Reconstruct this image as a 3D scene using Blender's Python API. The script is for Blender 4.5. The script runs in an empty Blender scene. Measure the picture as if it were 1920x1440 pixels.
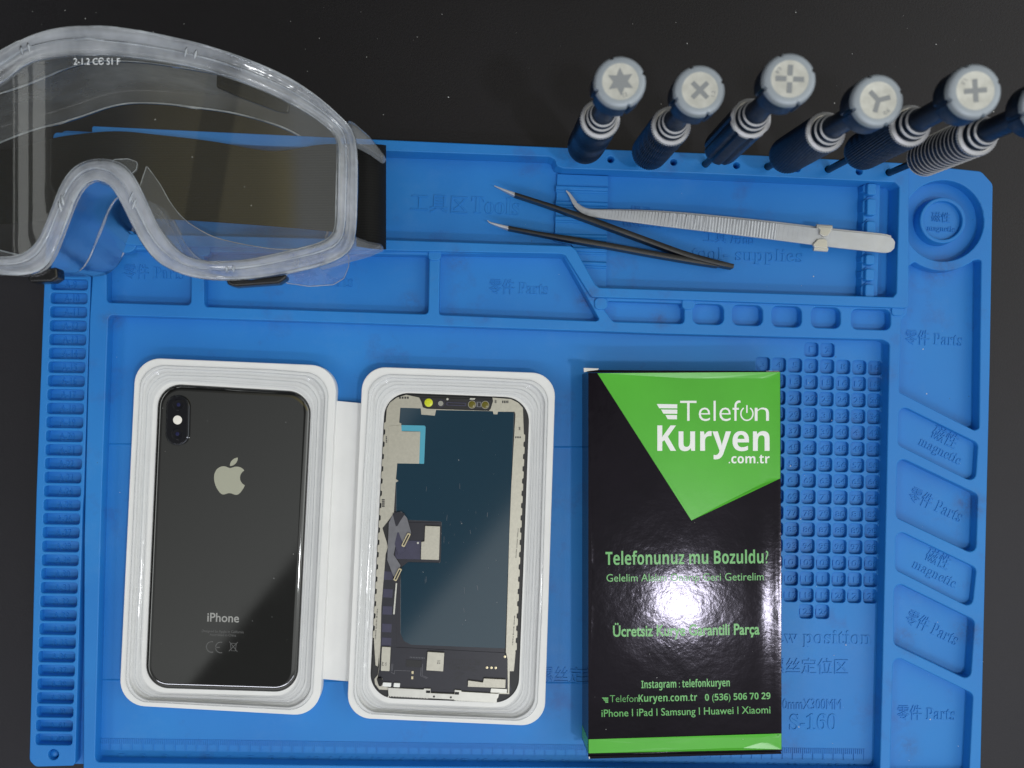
import bpy, math, random
from mathutils import Vector
from mathutils.geometry import delaunay_2d_cdt

random.seed(7)
SC = bpy.context.scene
COL = SC.collection
# ------------------------------------------------------------------ camera, world, lights, exposure
# All measures below are millimetres; the mat floor is z = 0 and the lens hangs 450 mm above it, looking straight down.
D, S, NX, NY = 450.0, 3.93, 845.0, 760.0
cam = bpy.data.cameras.new('camera')
cam_o = bpy.data.objects.new('camera', cam)
COL.objects.link(cam_o)
cam_o.location = (0, 0, D / 1000)
cam.sensor_width = 36
cam.lens = 36 * S * D / 1920
cam.shift_x = (960 - NX) / 1920
cam.shift_y = (NY - 720) / 1920
cam.clip_start, cam.clip_end = 0.01, 50
cam.dof.use_dof = True
cam.dof.focus_distance = 0.445
cam.dof.aperture_fstop = 10
SC.camera = cam_o

SC.view_settings.view_transform = 'Standard'
SC.view_settings.look = 'None'
SC.view_settings.exposure = -0.1
SC.view_settings.gamma = 1

world = bpy.data.worlds.new('World')
SC.world = world
world.use_nodes = True
WN, WL = world.node_tree.nodes, world.node_tree.links
WN.clear()
def wmath(op, a, b=None, clamp=False):
    n = WN.new('ShaderNodeMath'); n.operation = op; n.use_clamp = clamp
    for i, v in enumerate((a, b)):
        if v is None: continue
        if isinstance(v, (int, float)): n.inputs[i].default_value = v
        else: WL.new(v, n.inputs[i])
    return n.outputs[0]
def wstep(v, lo, hi):
    n = WN.new('ShaderNodeMapRange'); n.interpolation_type = 'SMOOTHSTEP'
    WL.new(v, n.inputs[0]); n.inputs[1].default_value = lo; n.inputs[2].default_value = hi
    return n.outputs[0]
tc = WN.new('ShaderNodeTexCoord')
sep = WN.new('ShaderNodeSeparateXYZ'); WL.new(tc.outputs['Generated'], sep.inputs[0])
zz = wmath('MAXIMUM', sep.outputs[2], 0.02)
wu = wmath('DIVIDE', sep.outputs[0], zz); wv = wmath('DIVIDE', sep.outputs[1], zz)
# the room overhead: a pale ceiling, graded brighter to the right and front, crossed by the dark shape of the person leaning over
ws = wmath('ADD', wmath('MULTIPLY', wu, 0.77), wmath('MULTIPLY', wv, -0.64))
band = wmath('MULTIPLY', wstep(ws, -0.030, -0.018), wmath('SUBTRACT', 1.0, wstep(ws, 0.110, 0.130)))
near = wmath('SUBTRACT', 1.0, wstep(wmath('ABSOLUTE', wv), 0.45, 0.6))
arm = wmath('MULTIPLY', band, near)
bodym = wmath('SUBTRACT', 1.0, wstep(wv, -0.42, -0.27))
dark = wmath('MAXIMUM', arm, wmath('MULTIPLY', bodym, 0.75))
grad = wmath('MINIMUM', wmath('MAXIMUM', wmath('ADD', 0.56, wmath('ADD', wmath('MULTIPLY', sep.outputs[0], 0.75), wmath('MULTIPLY', sep.outputs[1], -0.90))), 0.03), 1.1)
up = wstep(sep.outputs[2], 0.05, 0.75)
amb = wmath('MULTIPLY', wmath('ADD', 0.32, wmath('MULTIPLY', up, 0.68)), grad)
amb = wmath('MULTIPLY', amb, wmath('SUBTRACT', 1.0, wmath('MULTIPLY', dark, 0.80)))
# added brighter ring at middle heights, shaped so pocket floors get less light
ring = wmath('MULTIPLY', wstep(sep.outputs[2], 0.08, 0.35), wmath('SUBTRACT', 1.0, wstep(sep.outputs[2], 0.70, 0.86)))
amb = wmath('MULTIPLY', amb, wmath('ADD', 1.0, wmath('MULTIPLY', ring, 1.1)))
bg = WN.new('ShaderNodeBackground'); warm = wmath('MULTIPLY', wstep(wv, 0.09, 0.15), wmath('SUBTRACT', 1.0, wstep(wv, 0.30, 0.42)))
warm = wmath('MULTIPLY', warm, wmath('MULTIPLY', wstep(wu, -0.30, 0.0), wmath('SUBTRACT', 1.0, wstep(wu, 0.75, 0.95))))
wm = WN.new('ShaderNodeMix'); wm.data_type = 'RGBA'
WL.new(warm, wm.inputs[0]); wm.inputs[6].default_value = (0.97, 1.0, 0.97, 1); wm.inputs[7].default_value = (1.0, 0.88, 0.46, 1)
WL.new(wm.outputs[2], bg.inputs[0])
# daylight from a window away to the left, split by its frames
win = wmath('MULTIPLY', wstep(wu, -1.22, -1.18), wmath('SUBTRACT', 1.0, wstep(wu, -0.80, -0.74)))
win = wmath('MULTIPLY', win, wmath('MULTIPLY', wstep(wv, -0.7, -0.6), wmath('SUBTRACT', 1.0, wstep(wv, 0.55, 0.75))))
bars = wstep(wmath('SINE', wmath('MULTIPLY', wu, 34.0)), -0.75, -0.55)
win = wmath('MULTIPLY', win, wmath('ADD', 0.12, wmath('MULTIPLY', bars, 0.88)))
lit = wmath('ADD', wmath('MULTIPLY', amb, 1.15), wmath('ADD', wmath('MULTIPLY', warm, 0.32), wmath('MULTIPLY', win, 3.2)))
WL.new(lit, bg.inputs[1])
wo = WN.new('ShaderNodeOutputWorld'); WL.new(bg.outputs[0], wo.inputs[0])

def lamp(name, loc, size, power, color, target=(0.04, 0, 0)):
    l = bpy.data.lights.new(name, 'AREA'); l.shape = 'DISK'; l.size = size; l.energy = power; l.color = color
    o = bpy.data.objects.new(name, l); COL.objects.link(o); o.location = loc
    o.rotation_euler = (Vector(loc) - Vector(target)).to_track_quat('Z', 'Y').to_euler()
    return o
lamp('ceiling_lamp', (0.47, -0.404, 1.52), 0.09, 4.6, (0.96, 0.98, 1.0))
tube_l = lamp('ceiling_tube', (-0.15, -1.10, 1.7), 0.14, 16.0, (0.88, 0.89, 1.0))
tube_l.data.shape = 'RECTANGLE'; tube_l.data.size = 1.8; tube_l.data.size_y = 0.14
tube_l.rotation_euler = (math.radians(-33), 0, 0)

# ------------------------------------------------------------------ helpers
def W(px, py, z=0.0):
    k = (1 - z / D) / S
    return Vector(((px - NX) * k, (NY - py) * k))
def L(pts, z=0.0):
    return [W(p[0], p[1], z) for p in pts]
def V3(pts, z):
    return [Vector((p[0], p[1], z)) for p in pts]
def area(l):
    return 0.5 * sum(l[i][0] * l[(i + 1) % len(l)][1] - l[(i + 1) % len(l)][0] * l[i][1] for i in range(len(l)))
def ccw(l): return list(l) if area(l) > 0 else list(reversed(l))
def cw(l): return list(l) if area(l) < 0 else list(reversed(l))
def fillet(l, r, n=5):
    out, N = [], len(l)
    for i in range(N):
        p, a, b = Vector(l[i][:2]), Vector(l[i - 1][:2]), Vector(l[(i + 1) % N][:2])
        ri = r[i] if isinstance(r, (list, tuple)) else r
        u, v = a - p, b - p
        lu, lv = u.length, v.length
        if ri <= 0 or lu < 1e-6 or lv < 1e-6: out.append(p); continue
        u /= lu; v /= lv
        ang = math.acos(max(-1, min(1, u.dot(v))))
        if ang > math.radians(172): out.append(p); continue
        t = min(ri / math.tan(ang / 2), 0.48 * lu, 0.48 * lv)
        rr = t * math.tan(ang / 2)
        c = p + (u + v).normalized() * (rr / math.sin(ang / 2))
        s, e = p + u * t, p + v * t
        a0 = math.atan2(s.y - c.y, s.x - c.x); a1 = math.atan2(e.y - c.y, e.x - c.x)
        da = (a1 - a0 + math.pi) % (2 * math.pi) - math.pi
        for k in range(n + 1):
            q = a0 + da * k / n
            out.append(Vector((c.x + rr * math.cos(q), c.y + rr * math.sin(q))))
    return out
def offset(l, d):
    if abs(d) < 1e-9: return [Vector(p) for p in l]
    out, N = [], len(l)
    for i in range(N):
        p, a, b = l[i], l[i - 1], l[(i + 1) % N]
        e1, e2 = (p - a), (b - p)
        if e1.length < 1e-9: e1 = e2
        if e2.length < 1e-9: e2 = e1
        e1 = e1.normalized(); e2 = e2.normalized()
        n1, n2 = Vector((e1.y, -e1.x)), Vector((e2.y, -e2.x))
        m = n1 + n2
        if m.length < 1e-6: out.append(p + n1 * d); continue
        m.normalize()
        out.append(p + m * (d / max(0.45, m.dot(n1))))
    return out
def inside(pt, l):
    x, y = pt; c = False; j = len(l) - 1
    for i in range(len(l)):
        xi, yi, xj, yj = l[i][0], l[i][1], l[j][0], l[j][1]
        if (yi > y) != (yj > y) and x < (xj - xi) * (y - yi) / (yj - yi) + xi: c = not c
        j = i
    return c
def fill(outer, holes=(), extra=()):
    vs, fs = [], []
    for l in [outer] + list(holes):
        fs.append(list(range(len(vs), len(vs) + len(l)))); vs += [Vector(p[:2]) for p in l]
    vs += [Vector(p) for p in extra]
    r = delaunay_2d_cdt(vs, [], fs, 1, 1e-5)
    V, T = r[0], []
    boxes = [(min(p[0] for p in h), max(p[0] for p in h), min(p[1] for p in h), max(p[1] for p in h), h) for h in holes]
    for t in r[2]:
        c = (V[t[0]] + V[t[1]] + V[t[2]]) / 3
        if any(b[0] < c.x < b[1] and b[2] < c.y < b[3] and inside(c, b[4]) for b in boxes): continue
        if not inside(c, outer): continue
        T.append(tuple(t))
    return V, T

def world_loc(o):
    v = Vector((0, 0, 0))
    while o is not None: v += o.location; o = o.parent
    return v
def mk(name, verts, faces, mat, parent=None, smooth=35):
    off = world_loc(parent) * 1000 if parent else Vector((0, 0, 0))
    me = bpy.data.meshes.new(name)
    me.from_pydata([(Vector(v) - off) * 0.001 for v in verts], [], faces)
    me.validate(); me.update()
    if smooth:
        me.polygons.foreach_set('use_smooth', [True] * len(me.polygons))
        me.set_sharp_from_angle(angle=math.radians(smooth))
    if mat: me.materials.append(mat)
    o = bpy.data.objects.new(name, me); COL.objects.link(o)
    if parent: o.parent = parent
    return o
def tag(o, label=None, cat=None, group=None, kind=None):
    for k, v in (('label', label), ('category', cat), ('group', group), ('kind', kind)):
        if v: o[k] = v
    return o
def thing(name, label, cat, loc, group=None):
    o = bpy.data.objects.new(name, None); COL.objects.link(o)
    o.empty_display_size = 0.01
    o.location = (loc[0] / 1000, loc[1] / 1000, loc[2] / 1000)
    return tag(o, label, cat, group)

class MB:
    def __init__(s): s.v, s.f = [], []
    def add(s, v, f):
        b = len(s.v); s.v += [Vector(x) for x in v]; s.f += [tuple(i + b for i in q) for q in f]
    def loft(s, rings, closed=True, cap0=False, cap1=False):
        n = len(rings[0]); v = [p for r in rings for p in r]; f = []
        for k in range(len(rings) - 1):
            for i in range(n if closed else n - 1):
                j = (i + 1) % n
                f.append((k * n + i, k * n + j, (k + 1) * n + j, (k + 1) * n + i))
        if cap0: f.append(tuple(reversed(range(n))))
        if cap1: f.append(tuple(range((len(rings) - 1) * n, len(rings) * n)))
        s.add(v, f)
    def slab(s, outer, holes, zt, zb, bev=0.4, draft=0.0, bot=False, steps=3):
        """plate with a rounded top edge; outer / holes are world mm loops of the wall"""
        tops = []
        for l in [ccw(outer)] + [cw(h) for h in holes]:
            rings = []
            for k in range(steps + 1):
                a = math.pi / 2 * (1 - k / steps)
                rings.append(V3(offset(l, -bev * (1 - math.cos(a))), zt - bev * (1 - math.sin(a))))
            tops.append([p.to_2d() for p in rings[0]])
            rings.append(V3(offset(l, draft), zb))
            n = len(l); v = [p for r in rings for p in r]; f = []
            for k in range(len(rings) - 1):
                for i in range(n):
                    j = (i + 1) % n
                    f.append((k * n + i, (k + 1) * n + i, (k + 1) * n + j, k * n + j))
            s.add(v, f)
        V, T = fill(tops[0], tops[1:])
        s.add(V3(V, zt), T)
        if bot:
            V, T = fill(ccw(outer), [cw(h) for h in holes]); s.add(V3(V, zb), [tuple(reversed(t)) for t in T])
    def flat(s, loop, z, holes=()):
        V, T = fill(ccw(loop), [cw(h) for h in holes]); s.add(V3(V, z), T)
    def box(s, a, b):
        x0, y0, z0 = a; x1, y1, z1 = b
        s.add([(x0, y0, z0), (x1, y0, z0), (x1, y1, z0), (x0, y1, z0), (x0, y0, z1), (x1, y0, z1), (x1, y1, z1), (x0, y1, z1)],
              [(3, 2, 1, 0), (4, 5, 6, 7), (0, 1, 5, 4), (1, 2, 6, 5), (2, 3, 7, 6), (3, 0, 4, 7)])
    def tube(s, pts, r, seg=8, closed=False):
        pts = [Vector(p) for p in pts]; N = len(pts); rings = []
        for i, p in enumerate(pts):
            t = (pts[(i + 1) % N] - pts[i - 1]) if closed or 0 < i < N - 1 else (pts[1] - pts[0] if i == 0 else pts[-1] - pts[-2])
            t.normalize()
            ref = Vector((0, 0, 1)) if abs(t.z) < 0.9 else Vector((1, 0, 0))
            a = t.cross(ref).normalized(); b = a.cross(t).normalized()
            rr = r[i] if isinstance(r, (list, tuple)) else r
            rings.append([p + a * (rr * math.cos(q)) + b * (rr * math.sin(q)) for q in [2 * math.pi * k / seg for k in range(seg)]])
        if closed: rings.append(rings[0])
        s.loft(rings, True, not closed, not closed)
    def lathe(s, p0, p1, prof, seg=48, mod=None, cap0=True, cap1=True):
        p0, p1 = Vector(p0), Vector(p1); ax = (p1 - p0).normalized()
        a = ax.cross(Vector((0, 1, 0))).normalized(); b = ax.cross(a).normalized(); a = b.cross(ax)
        a = Vector((1, 0, 0)) - ax * ax.x; a.normalize(); b = ax.cross(a)
        rings = []
        for h, r in prof:
            ring = []
            for k in range(seg):
                q = 2 * math.pi * k / seg
                rr = r + (mod(q, h) if mod else 0)
                ring.append(p0 + ax * h + a * (rr * math.cos(q)) + b * (rr * math.sin(q)))
            rings.append(ring)
        s.loft(rings, True, cap0, cap1)
    def build(s, name, mat, parent=None, smooth=35):
        return mk(name, s.v, s.f, mat, parent, smooth)

def catmull(P, n, closed=False):
    P = [Vector(p) for p in P]; N = len(P); out = []
    for i in range(N if closed else N - 1):
        g = (lambda k: P[k % N]) if closed else (lambda k: P[max(0, min(N - 1, k))])
        p0, p1, p2, p3 = g(i - 1), g(i), g(i + 1), g(i + 2)
        for k in range(n):
            t = k / n
            out.append(0.5 * ((2 * p1) + (p2 - p0) * t + (2 * p0 - 5 * p1 + 4 * p2 - p3) * t * t + (3 * p1 - p0 - 3 * p2 + p3) * t ** 3))
    if not closed: out.append(P[-1])
    return out
def resample(P, n):
    P = [Vector(p) for p in P]; d = [0]
    for a, b in zip(P, P[1:]): d.append(d[-1] + (b - a).length)
    out, j = [], 0
    for k in range(n):
        t = d[-1] * k / (n - 1)
        while j < len(P) - 2 and d[j + 1] < t: j += 1
        f = (t - d[j]) / max(1e-9, d[j + 1] - d[j])
        out.append(P[j].lerp(P[j + 1], min(1, f)))
    return out

# ---- lettering
def serif(s):
    o = ''
    for c in s:
        if 'A' <= c <= 'Z': o += chr(0x1D400 + ord(c) - 65)
        elif 'a' <= c <= 'z': o += chr(0x1D41A + ord(c) - 97)
        elif '0' <= c <= '9': o += chr(0x1D7CE + ord(c) - 48)
        else: o += c
    return o
def bold(s):
    o = ''
    for c in s:
        if 'A' <= c <= 'Z': o += chr(0x1D5D4 + ord(c) - 65)
        elif 'a' <= c <= 'z': o += chr(0x1D5EE + ord(c) - 97)
        elif '0' <= c <= '9': o += chr(0x1D7EC + ord(c) - 48)
        else: o += c
    return o
_cache = {}
def glyphs(s, off=0.0, bev=0.0, ext=True):
    key = (s, off, bev, ext)
    if key in _cache: return _cache[key]
    c = bpy.data.curves.new('lettering', 'FONT'); c.body = s; c.offset = off - bev
    c.resolution_u = 3
    if ext: c.extrude = 1.0
    c.bevel_depth = bev; c.bevel_resolution = 0
    o = bpy.data.objects.new('lettering', c); COL.objects.link(o)
    bpy.context.view_layer.update()
    m = bpy.data.meshes.new_from_object(o.evaluated_get(bpy.context.evaluated_depsgraph_get()))
    v = [tuple(x.co) for x in m.vertices]; f = [tuple(p.vertices) for p in m.polygons]
    bpy.data.objects.remove(o); bpy.data.curves.remove(c); bpy.data.meshes.remove(m)
    _cache[key] = (v, f)
    return _cache[key]
def text(mb, s, pl, pr, cap, z, h=0.4, off=0.0, bev=0.0):
    """text whose ink spans from pixel point pl to pr (its baseline) with cap height `cap` pixels, standing h mm proud of z (h=0: flat print)"""
    v, f = glyphs(s, off, bev, h > 0)
    if not v: return
    x0 = min(p[0] for p in v); x1 = max(p[0] for p in v)
    dx, dy = (pr[0] - pl[0]) / (x1 - x0), (pr[1] - pl[1]) / (x1 - x0)
    ln = math.hypot(pr[0] - pl[0], pr[1] - pl[1]); ux, uy = (pr[0] - pl[0]) / ln, (pr[1] - pl[1]) / ln
    sc = cap / 0.682
    out = []
    top = 1.0 + bev
    for x, y, q in v:
        px = pl[0] + (x - x0) * dx + uy * y * sc
        py = pl[1] + (x - x0) * dy - ux * y * sc
        w = W(px, py, z)
        if h > 0: zq = z + h if q > 1.0 + bev * 0.5 else (z + h * 0.55 if (bev and q > 0.5) else (z + h if q > 0.5 else z - 0.05))
        else: zq = z
        out.append((w.x, w.y, zq))
    mb.add(out, f)

# ------------------------------------------------------------------ materials
def base_mat(name):
    m = bpy.data.materials.new(name); m.use_nodes = True
    nt = m.node_tree; p = nt.nodes['Principled BSDF']
    return m, nt, p
def N(nt, t, **k):
    n = nt.nodes.new(t)
    for a, b in k.items(): setattr(n, a, b)
    return n
def coords(nt):
    return N(nt, 'ShaderNodeTexCoord').outputs['Object']
def noise(nt, scale, detail=3, rough=0.55, vec=None):
    n = N(nt, 'ShaderNodeTexNoise'); n.inputs['Scale'].default_value = scale; n.inputs['Detail'].default_value = detail
    n.inputs['Roughness'].default_value = rough
    nt.links.new(vec or coords(nt), n.inputs['Vector'])
    return n.outputs['Fac']
def ramp(nt, fac, stops):
    r = N(nt, 'ShaderNodeValToRGB')
    while len(r.color_ramp.elements) < len(stops): r.color_ramp.elements.new(0.5)
    for e, (p, c) in zip(r.color_ramp.elements, stops):
        e.position = p; e.color = (*c, 1) if len(c) == 3 else c
    nt.links.new(fac, r.inputs[0])
    return r.outputs[0]
def mixc(nt, fac, a, b):
    m = N(nt, 'ShaderNodeMix', data_type='RGBA')
    for i, v in ((0, fac), (6, a), (7, b)):
        if hasattr(v, 'links'): nt.links.new(v, m.inputs[i])
        else: m.inputs[i].default_value = (*v, 1) if isinstance(v, tuple) else v
    return m.outputs[2]
def bump(nt, p, height, strength, dist=0.0005):
    b = N(nt, 'ShaderNodeBump'); b.inputs['Strength'].default_value = strength; b.inputs['Distance'].default_value = dist
    nt.links.new(height, b.inputs['Height']); nt.links.new(b.outputs[0], p.inputs['Normal'])
def simple(name, col, rough=0.4, metal=0.0, spec=0.5, coat=0.0, var=0.0, vscale=200, bmp=0.0, bscale=900, rvar=0.0):
    m, nt, p = base_mat(name)
    p.inputs['Base Color'].default_value = (*col, 1); p.inputs['Roughness'].default_value = rough
    p.inputs['Metallic'].default_value = metal; p.inputs['Specular IOR Level'].default_value = spec
    p.inputs['Coat Weight'].default_value = coat; p.inputs['Coat Roughness'].default_value = 0.05
    if var:
        c = ramp(nt, noise(nt, vscale, 4), [(0.3, tuple(max(0, x * (1 - var)) for x in col)), (0.7, tuple(min(1, x * (1 + var)) for x in col))])
        nt.links.new(c, p.inputs['Base Color'])
    if rvar:
        mr = N(nt, 'ShaderNodeMapRange'); nt.links.new(noise(nt, vscale * 1.7, 4), mr.inputs[0])
        mr.inputs[1].default_value = 0.3; mr.inputs[2].default_value = 0.7
        mr.inputs[3].default_value = rough - rvar; mr.inputs[4].default_value = rough + rvar
        nt.links.new(mr.outputs[0], p.inputs['Roughness'])
    if bmp: bump(nt, p, noise(nt, bscale, 3), bmp)
    return m

def silicone():
    m, nt, p = base_mat('blue_silicone')
    big = noise(nt, 14, 3)
    c = ramp(nt, big, [(0.32, (0.007, 0.180, 0.575)), (0.68, (0.014, 0.220, 0.63))])
    # worn grimy smudges and pin-prick specks that belong to the rubber itself
    g = ramp(nt, noise(nt, 34, 6, 0.68), [(0.57, (0, 0, 0)), (0.76, (0.65, 0.65, 0.65))])
    c = mixc(nt, g, c, (0.030, 0.10, 0.36))
    # old flux stains, each where it was spilled
    for px, py, rad, amt in ((1100, 560, 9, .7), (1068, 300, 8, .6), (1812, 945, 10, .7), (1810, 1180, 10, .6), (1760, 505, 11, .55), (860, 490, 9, .5), (1690, 1195, 9, .5), (1235, 600, 7, .6), (770, 565, 8, .4), (1260, 1010, 9, .3), (215, 600, 8, .5), (1650, 700, 8, .45), (1480, 1400, 12, .3), (1700, 1400, 10, .4)):
        k_ = 1 / S; ctr_ = ((px - NX) * k_ - 40, (NY - py) * k_ + 30)
        vm = N(nt, 'ShaderNodeVectorMath', operation='MULTIPLY'); nt.links.new(coords(nt), vm.inputs[0]); vm.inputs[1].default_value = (1, 1, 0)
        vd = N(nt, 'ShaderNodeVectorMath', operation='DISTANCE'); nt.links.new(vm.outputs[0], vd.inputs[0]); vd.inputs[1].default_value = (ctr_[0] / 1000, ctr_[1] / 1000, 0)
        mr_ = N(nt, 'ShaderNodeMapRange', interpolation_type='SMOOTHSTEP'); nt.links.new(vd.outputs['Value'], mr_.inputs[0]); mr_.inputs[1].default_value = 0; mr_.inputs[2].default_value = rad / 1000; mr_.inputs[3].default_value = amt; mr_.inputs[4].default_value = 0
        ml = N(nt, 'ShaderNodeMath', operation='MULTIPLY'); nt.links.new(mr_.outputs[0], ml.inputs[0])
        nt.links.new(ramp(nt, noise(nt, 260, 6, 0.75), [(0.36, (0, 0, 0)), (0.66, (1, 1, 1))]), ml.inputs[1])
        c = mixc(nt, ml.outputs[0], c, (0.045, 0.055, 0.17))
    sp = N(nt, 'ShaderNodeTexVoronoi'); sp.inputs['Scale'].default_value = 210; nt.links.new(coords(nt), sp.inputs['Vector'])
    s = ramp(nt, sp.outputs['Distance'], [(0.03, (0.8, 0.8, 0.8)), (0.07, (0, 0, 0))])
    gate = ramp(nt, noise(nt, 45, 3), [(0.60, (0, 0, 0)), (0.66, (1, 1, 1))])
    mm = N(nt, 'ShaderNodeMix', data_type='RGBA', blend_type='MULTIPLY'); mm.inputs[0].default_value = 1
    nt.links.new(s, mm.inputs[6]); nt.links.new(gate, mm.inputs[7])
    c = mixc(nt, mm.outputs[2], c, (0.02, 0.035, 0.08))
    hz = ramp(nt, noise(nt, 22, 7, 0.75), [(0.54, (0, 0, 0)), (0.80, (0.26, 0.26, 0.26))])     # pale powdery scuffing
    c = mixc(nt, hz, c, (0.11, 0.30, 0.62))
    nt.links.new(c, p.inputs['Base Color'])
    rm = N(nt, 'ShaderNodeMapRange'); nt.links.new(noise(nt, 28, 6, 0.7), rm.inputs[0]); rm.inputs[3].default_value = 0.36; rm.inputs[4].default_value = 0.66
    nt.links.new(rm.outputs[0], p.inputs['Roughness'])
    p.inputs['Roughness'].default_value = 0.5; p.inputs['Specular IOR Level'].default_value = 0.45
    p.inputs['Sheen Weight'].default_value = 0.04; p.inputs['Sheen Tint'].default_value = (0.6, 0.8, 1, 1)
    bump(nt, p, noise(nt, 1500, 2), 0.12, 0.0003)
    return m
M = {}
M['blue'] = silicone()

def table_mat():
    m, nt, p = base_mat('black_textured_laminate')
    c = ramp(nt, noise(nt, 9, 5), [(0.3, (0.0028, 0.0025, 0.0031)), (0.7, (0.0048, 0.0043, 0.0053))])
    nt.links.new(c, p.inputs['Base Color'])
    p.inputs['Specular IOR Level'].default_value = 0.44; p.inputs['Specular Tint'].default_value = (0.92, 0.90, 1.0, 1)
    mr = N(nt, 'ShaderNodeMapRange'); nt.links.new(noise(nt, 30, 5), mr.inputs[0])
    mr.inputs[3].default_value = 0.40; mr.inputs[4].default_value = 0.48
    nt.links.new(mr.outputs[0], p.inputs['Roughness'])
    bump(nt, p, noise(nt, 900, 4, 0.6), 0.14, 0.0006)
    return m
M['table'] = table_mat()
M['card'] = simple('white_card', (0.80, 0.80, 0.80), 0.5, spec=0.4, var=0.03, vscale=60, bmp=0.04, bscale=700)
M['foam'] = simple('white_tray_card', (0.76, 0.75, 0.73), 0.55, spec=0.4, var=0.04, vscale=40, bmp=0.05, bscale=500)
M['black_print'] = None

def clear(name, milk=0.06, rough=0.06, tint=(0.97, 0.98, 1.0), fr=1.45, milkcol=(0.86, 0.90, 0.96), edge=0.35, bmp=0.0, cloud=None):
    m, nt, p = base_mat(name); nt.nodes.remove(p)
    out = nt.nodes['Material Output']
    tr = N(nt, 'ShaderNodeBsdfTransparent'); tr.inputs[0].default_value = (*tint, 1)
    gl = N(nt, 'ShaderNodeBsdfGlossy'); gl.inputs['Roughness'].default_value = rough
    fn = N(nt, 'ShaderNodeFresnel'); fn.inputs[0].default_value = fr
    di = N(nt, 'ShaderNodeBsdfDiffuse'); di.inputs[0].default_value = (*milkcol, 1)
    tl = N(nt, 'ShaderNodeBsdfTranslucent'); tl.inputs[0].default_value = (*milkcol, 1)
    dm = N(nt, 'ShaderNodeMixShader'); dm.inputs[0].default_value = 0.5
    nt.links.new(di.outputs[0], dm.inputs[1]); nt.links.new(tl.outputs[0], dm.inputs[2])
    # longer path through the plastic towards grazing angles looks cloudier
    lw = N(nt, 'ShaderNodeLayerWeight'); lw.inputs[0].default_value = 0.35
    mr = N(nt, 'ShaderNodeMapRange'); nt.links.new(lw.outputs['Facing'], mr.inputs[0])
    mr.inputs[1].default_value = 0.0; mr.inputs[2].default_value = 1.0; mr.inputs[3].default_value = milk; mr.inputs[4].default_value = edge
    fac = mr.outputs[0]
    if cloud:
        mpn = N(nt, 'ShaderNodeMapRange'); nt.links.new(noise(nt, cloud, 4, 0.6), mpn.inputs[0])
        mpn.inputs[1].default_value = 0.3; mpn.inputs[2].default_value = 0.7; mpn.inputs[3].default_value = 0.25; mpn.inputs[4].default_value = 1.75
        mu = N(nt, 'ShaderNodeMath', operation='MULTIPLY', use_clamp=True); nt.links.new(fac, mu.inputs[0]); nt.links.new(mpn.outputs[0], mu.inputs[1]); fac = mu.outputs[0]
    m1 = N(nt, 'ShaderNodeMixShader'); nt.links.new(fac, m1.inputs[0])
    nt.links.new(tr.outputs[0], m1.inputs[1]); nt.links.new(dm.outputs[0], m1.inputs[2])
    m2 = N(nt, 'ShaderNodeMixShader'); nt.links.new(fn.outputs[0], m2.inputs[0])
    nt.links.new(m1.outputs[0], m2.inputs[1]); nt.links.new(gl.outputs[0], m2.inputs[2])
    nt.links.new(m2.outputs[0], out.inputs[0])
    if bmp:
        b = N(nt, 'ShaderNodeBump'); b.inputs['Strength'].default_value = bmp; b.inputs['Distance'].default_value = 0.001
        nt.links.new(noise(nt, 90, 2), b.inputs['Height'])
        nt.links.new(b.outputs[0], gl.inputs['Normal']); nt.links.new(b.outputs[0], fn.inputs['Normal'])
    return m
M['blister'] = clear('clear_blister_plastic', 0.05, 0.08, tint=(0.985, 0.99, 0.995), fr=1.30, edge=0.30, bmp=0.2)
M['thin_tab'] = clear('clear_thin_tab', 0.06, 0.08, edge=0.3)
M['lens'] = clear('clear_goggle_lens', 0.035, 0.03, tint=(0.93, 0.93, 0.90), edge=0.10, milkcol=(0.7, 0.68, 0.6))
M['vinyl'] = clear('clear_goggle_vinyl', 0.14, 0.18, tint=(0.94, 0.96, 0.98), edge=0.42, bmp=0.2, cloud=22)
M['rim'] = clear('thick_clear_vinyl', 0.44, 0.12, tint=(0.95, 0.97, 1.0), edge=0.70, bmp=0.45, cloud=30, milkcol=(0.90, 0.93, 1.0))
M['bead'] = clear('frosty_vinyl_edge', 0.42, 0.12, tint=(0.9, 0.93, 0.97), edge=0.75, cloud=60, milkcol=(0.88, 0.92, 0.97))
M['etch'] = simple('etched_white', (0.75, 0.78, 0.82), 0.6)
def elastic():
    m, nt, p = base_mat('black_elastic_webbing')
    a = N(nt, 'ShaderNodeTexWave', wave_type='BANDS', bands_direction='Y'); a.inputs['Scale'].default_value = 270; a.inputs['Distortion'].default_value = 1.2; a.inputs['Detail Scale'].default_value = 3
    nt.links.new(coords(nt), a.inputs['Vector'])
    nt.links.new(ramp(nt, a.outputs['Fac'], [(0.0, (0.006, 0.006, 0.006)), (1.0, (0.010, 0.0098, 0.0095))]), p.inputs['Base Color'])
    p.inputs['Roughness'].default_value = 0.8; p.inputs['Specular IOR Level'].default_value = 0.2
    bump(nt, p, a.outputs['Fac'], 0.1, 0.0003)
    return m
M['elastic'] = elastic()
M['black_plastic'] = simple('black_plastic', (0.008, 0.008, 0.009), 0.22, spec=0.5, rvar=0.05)
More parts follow.
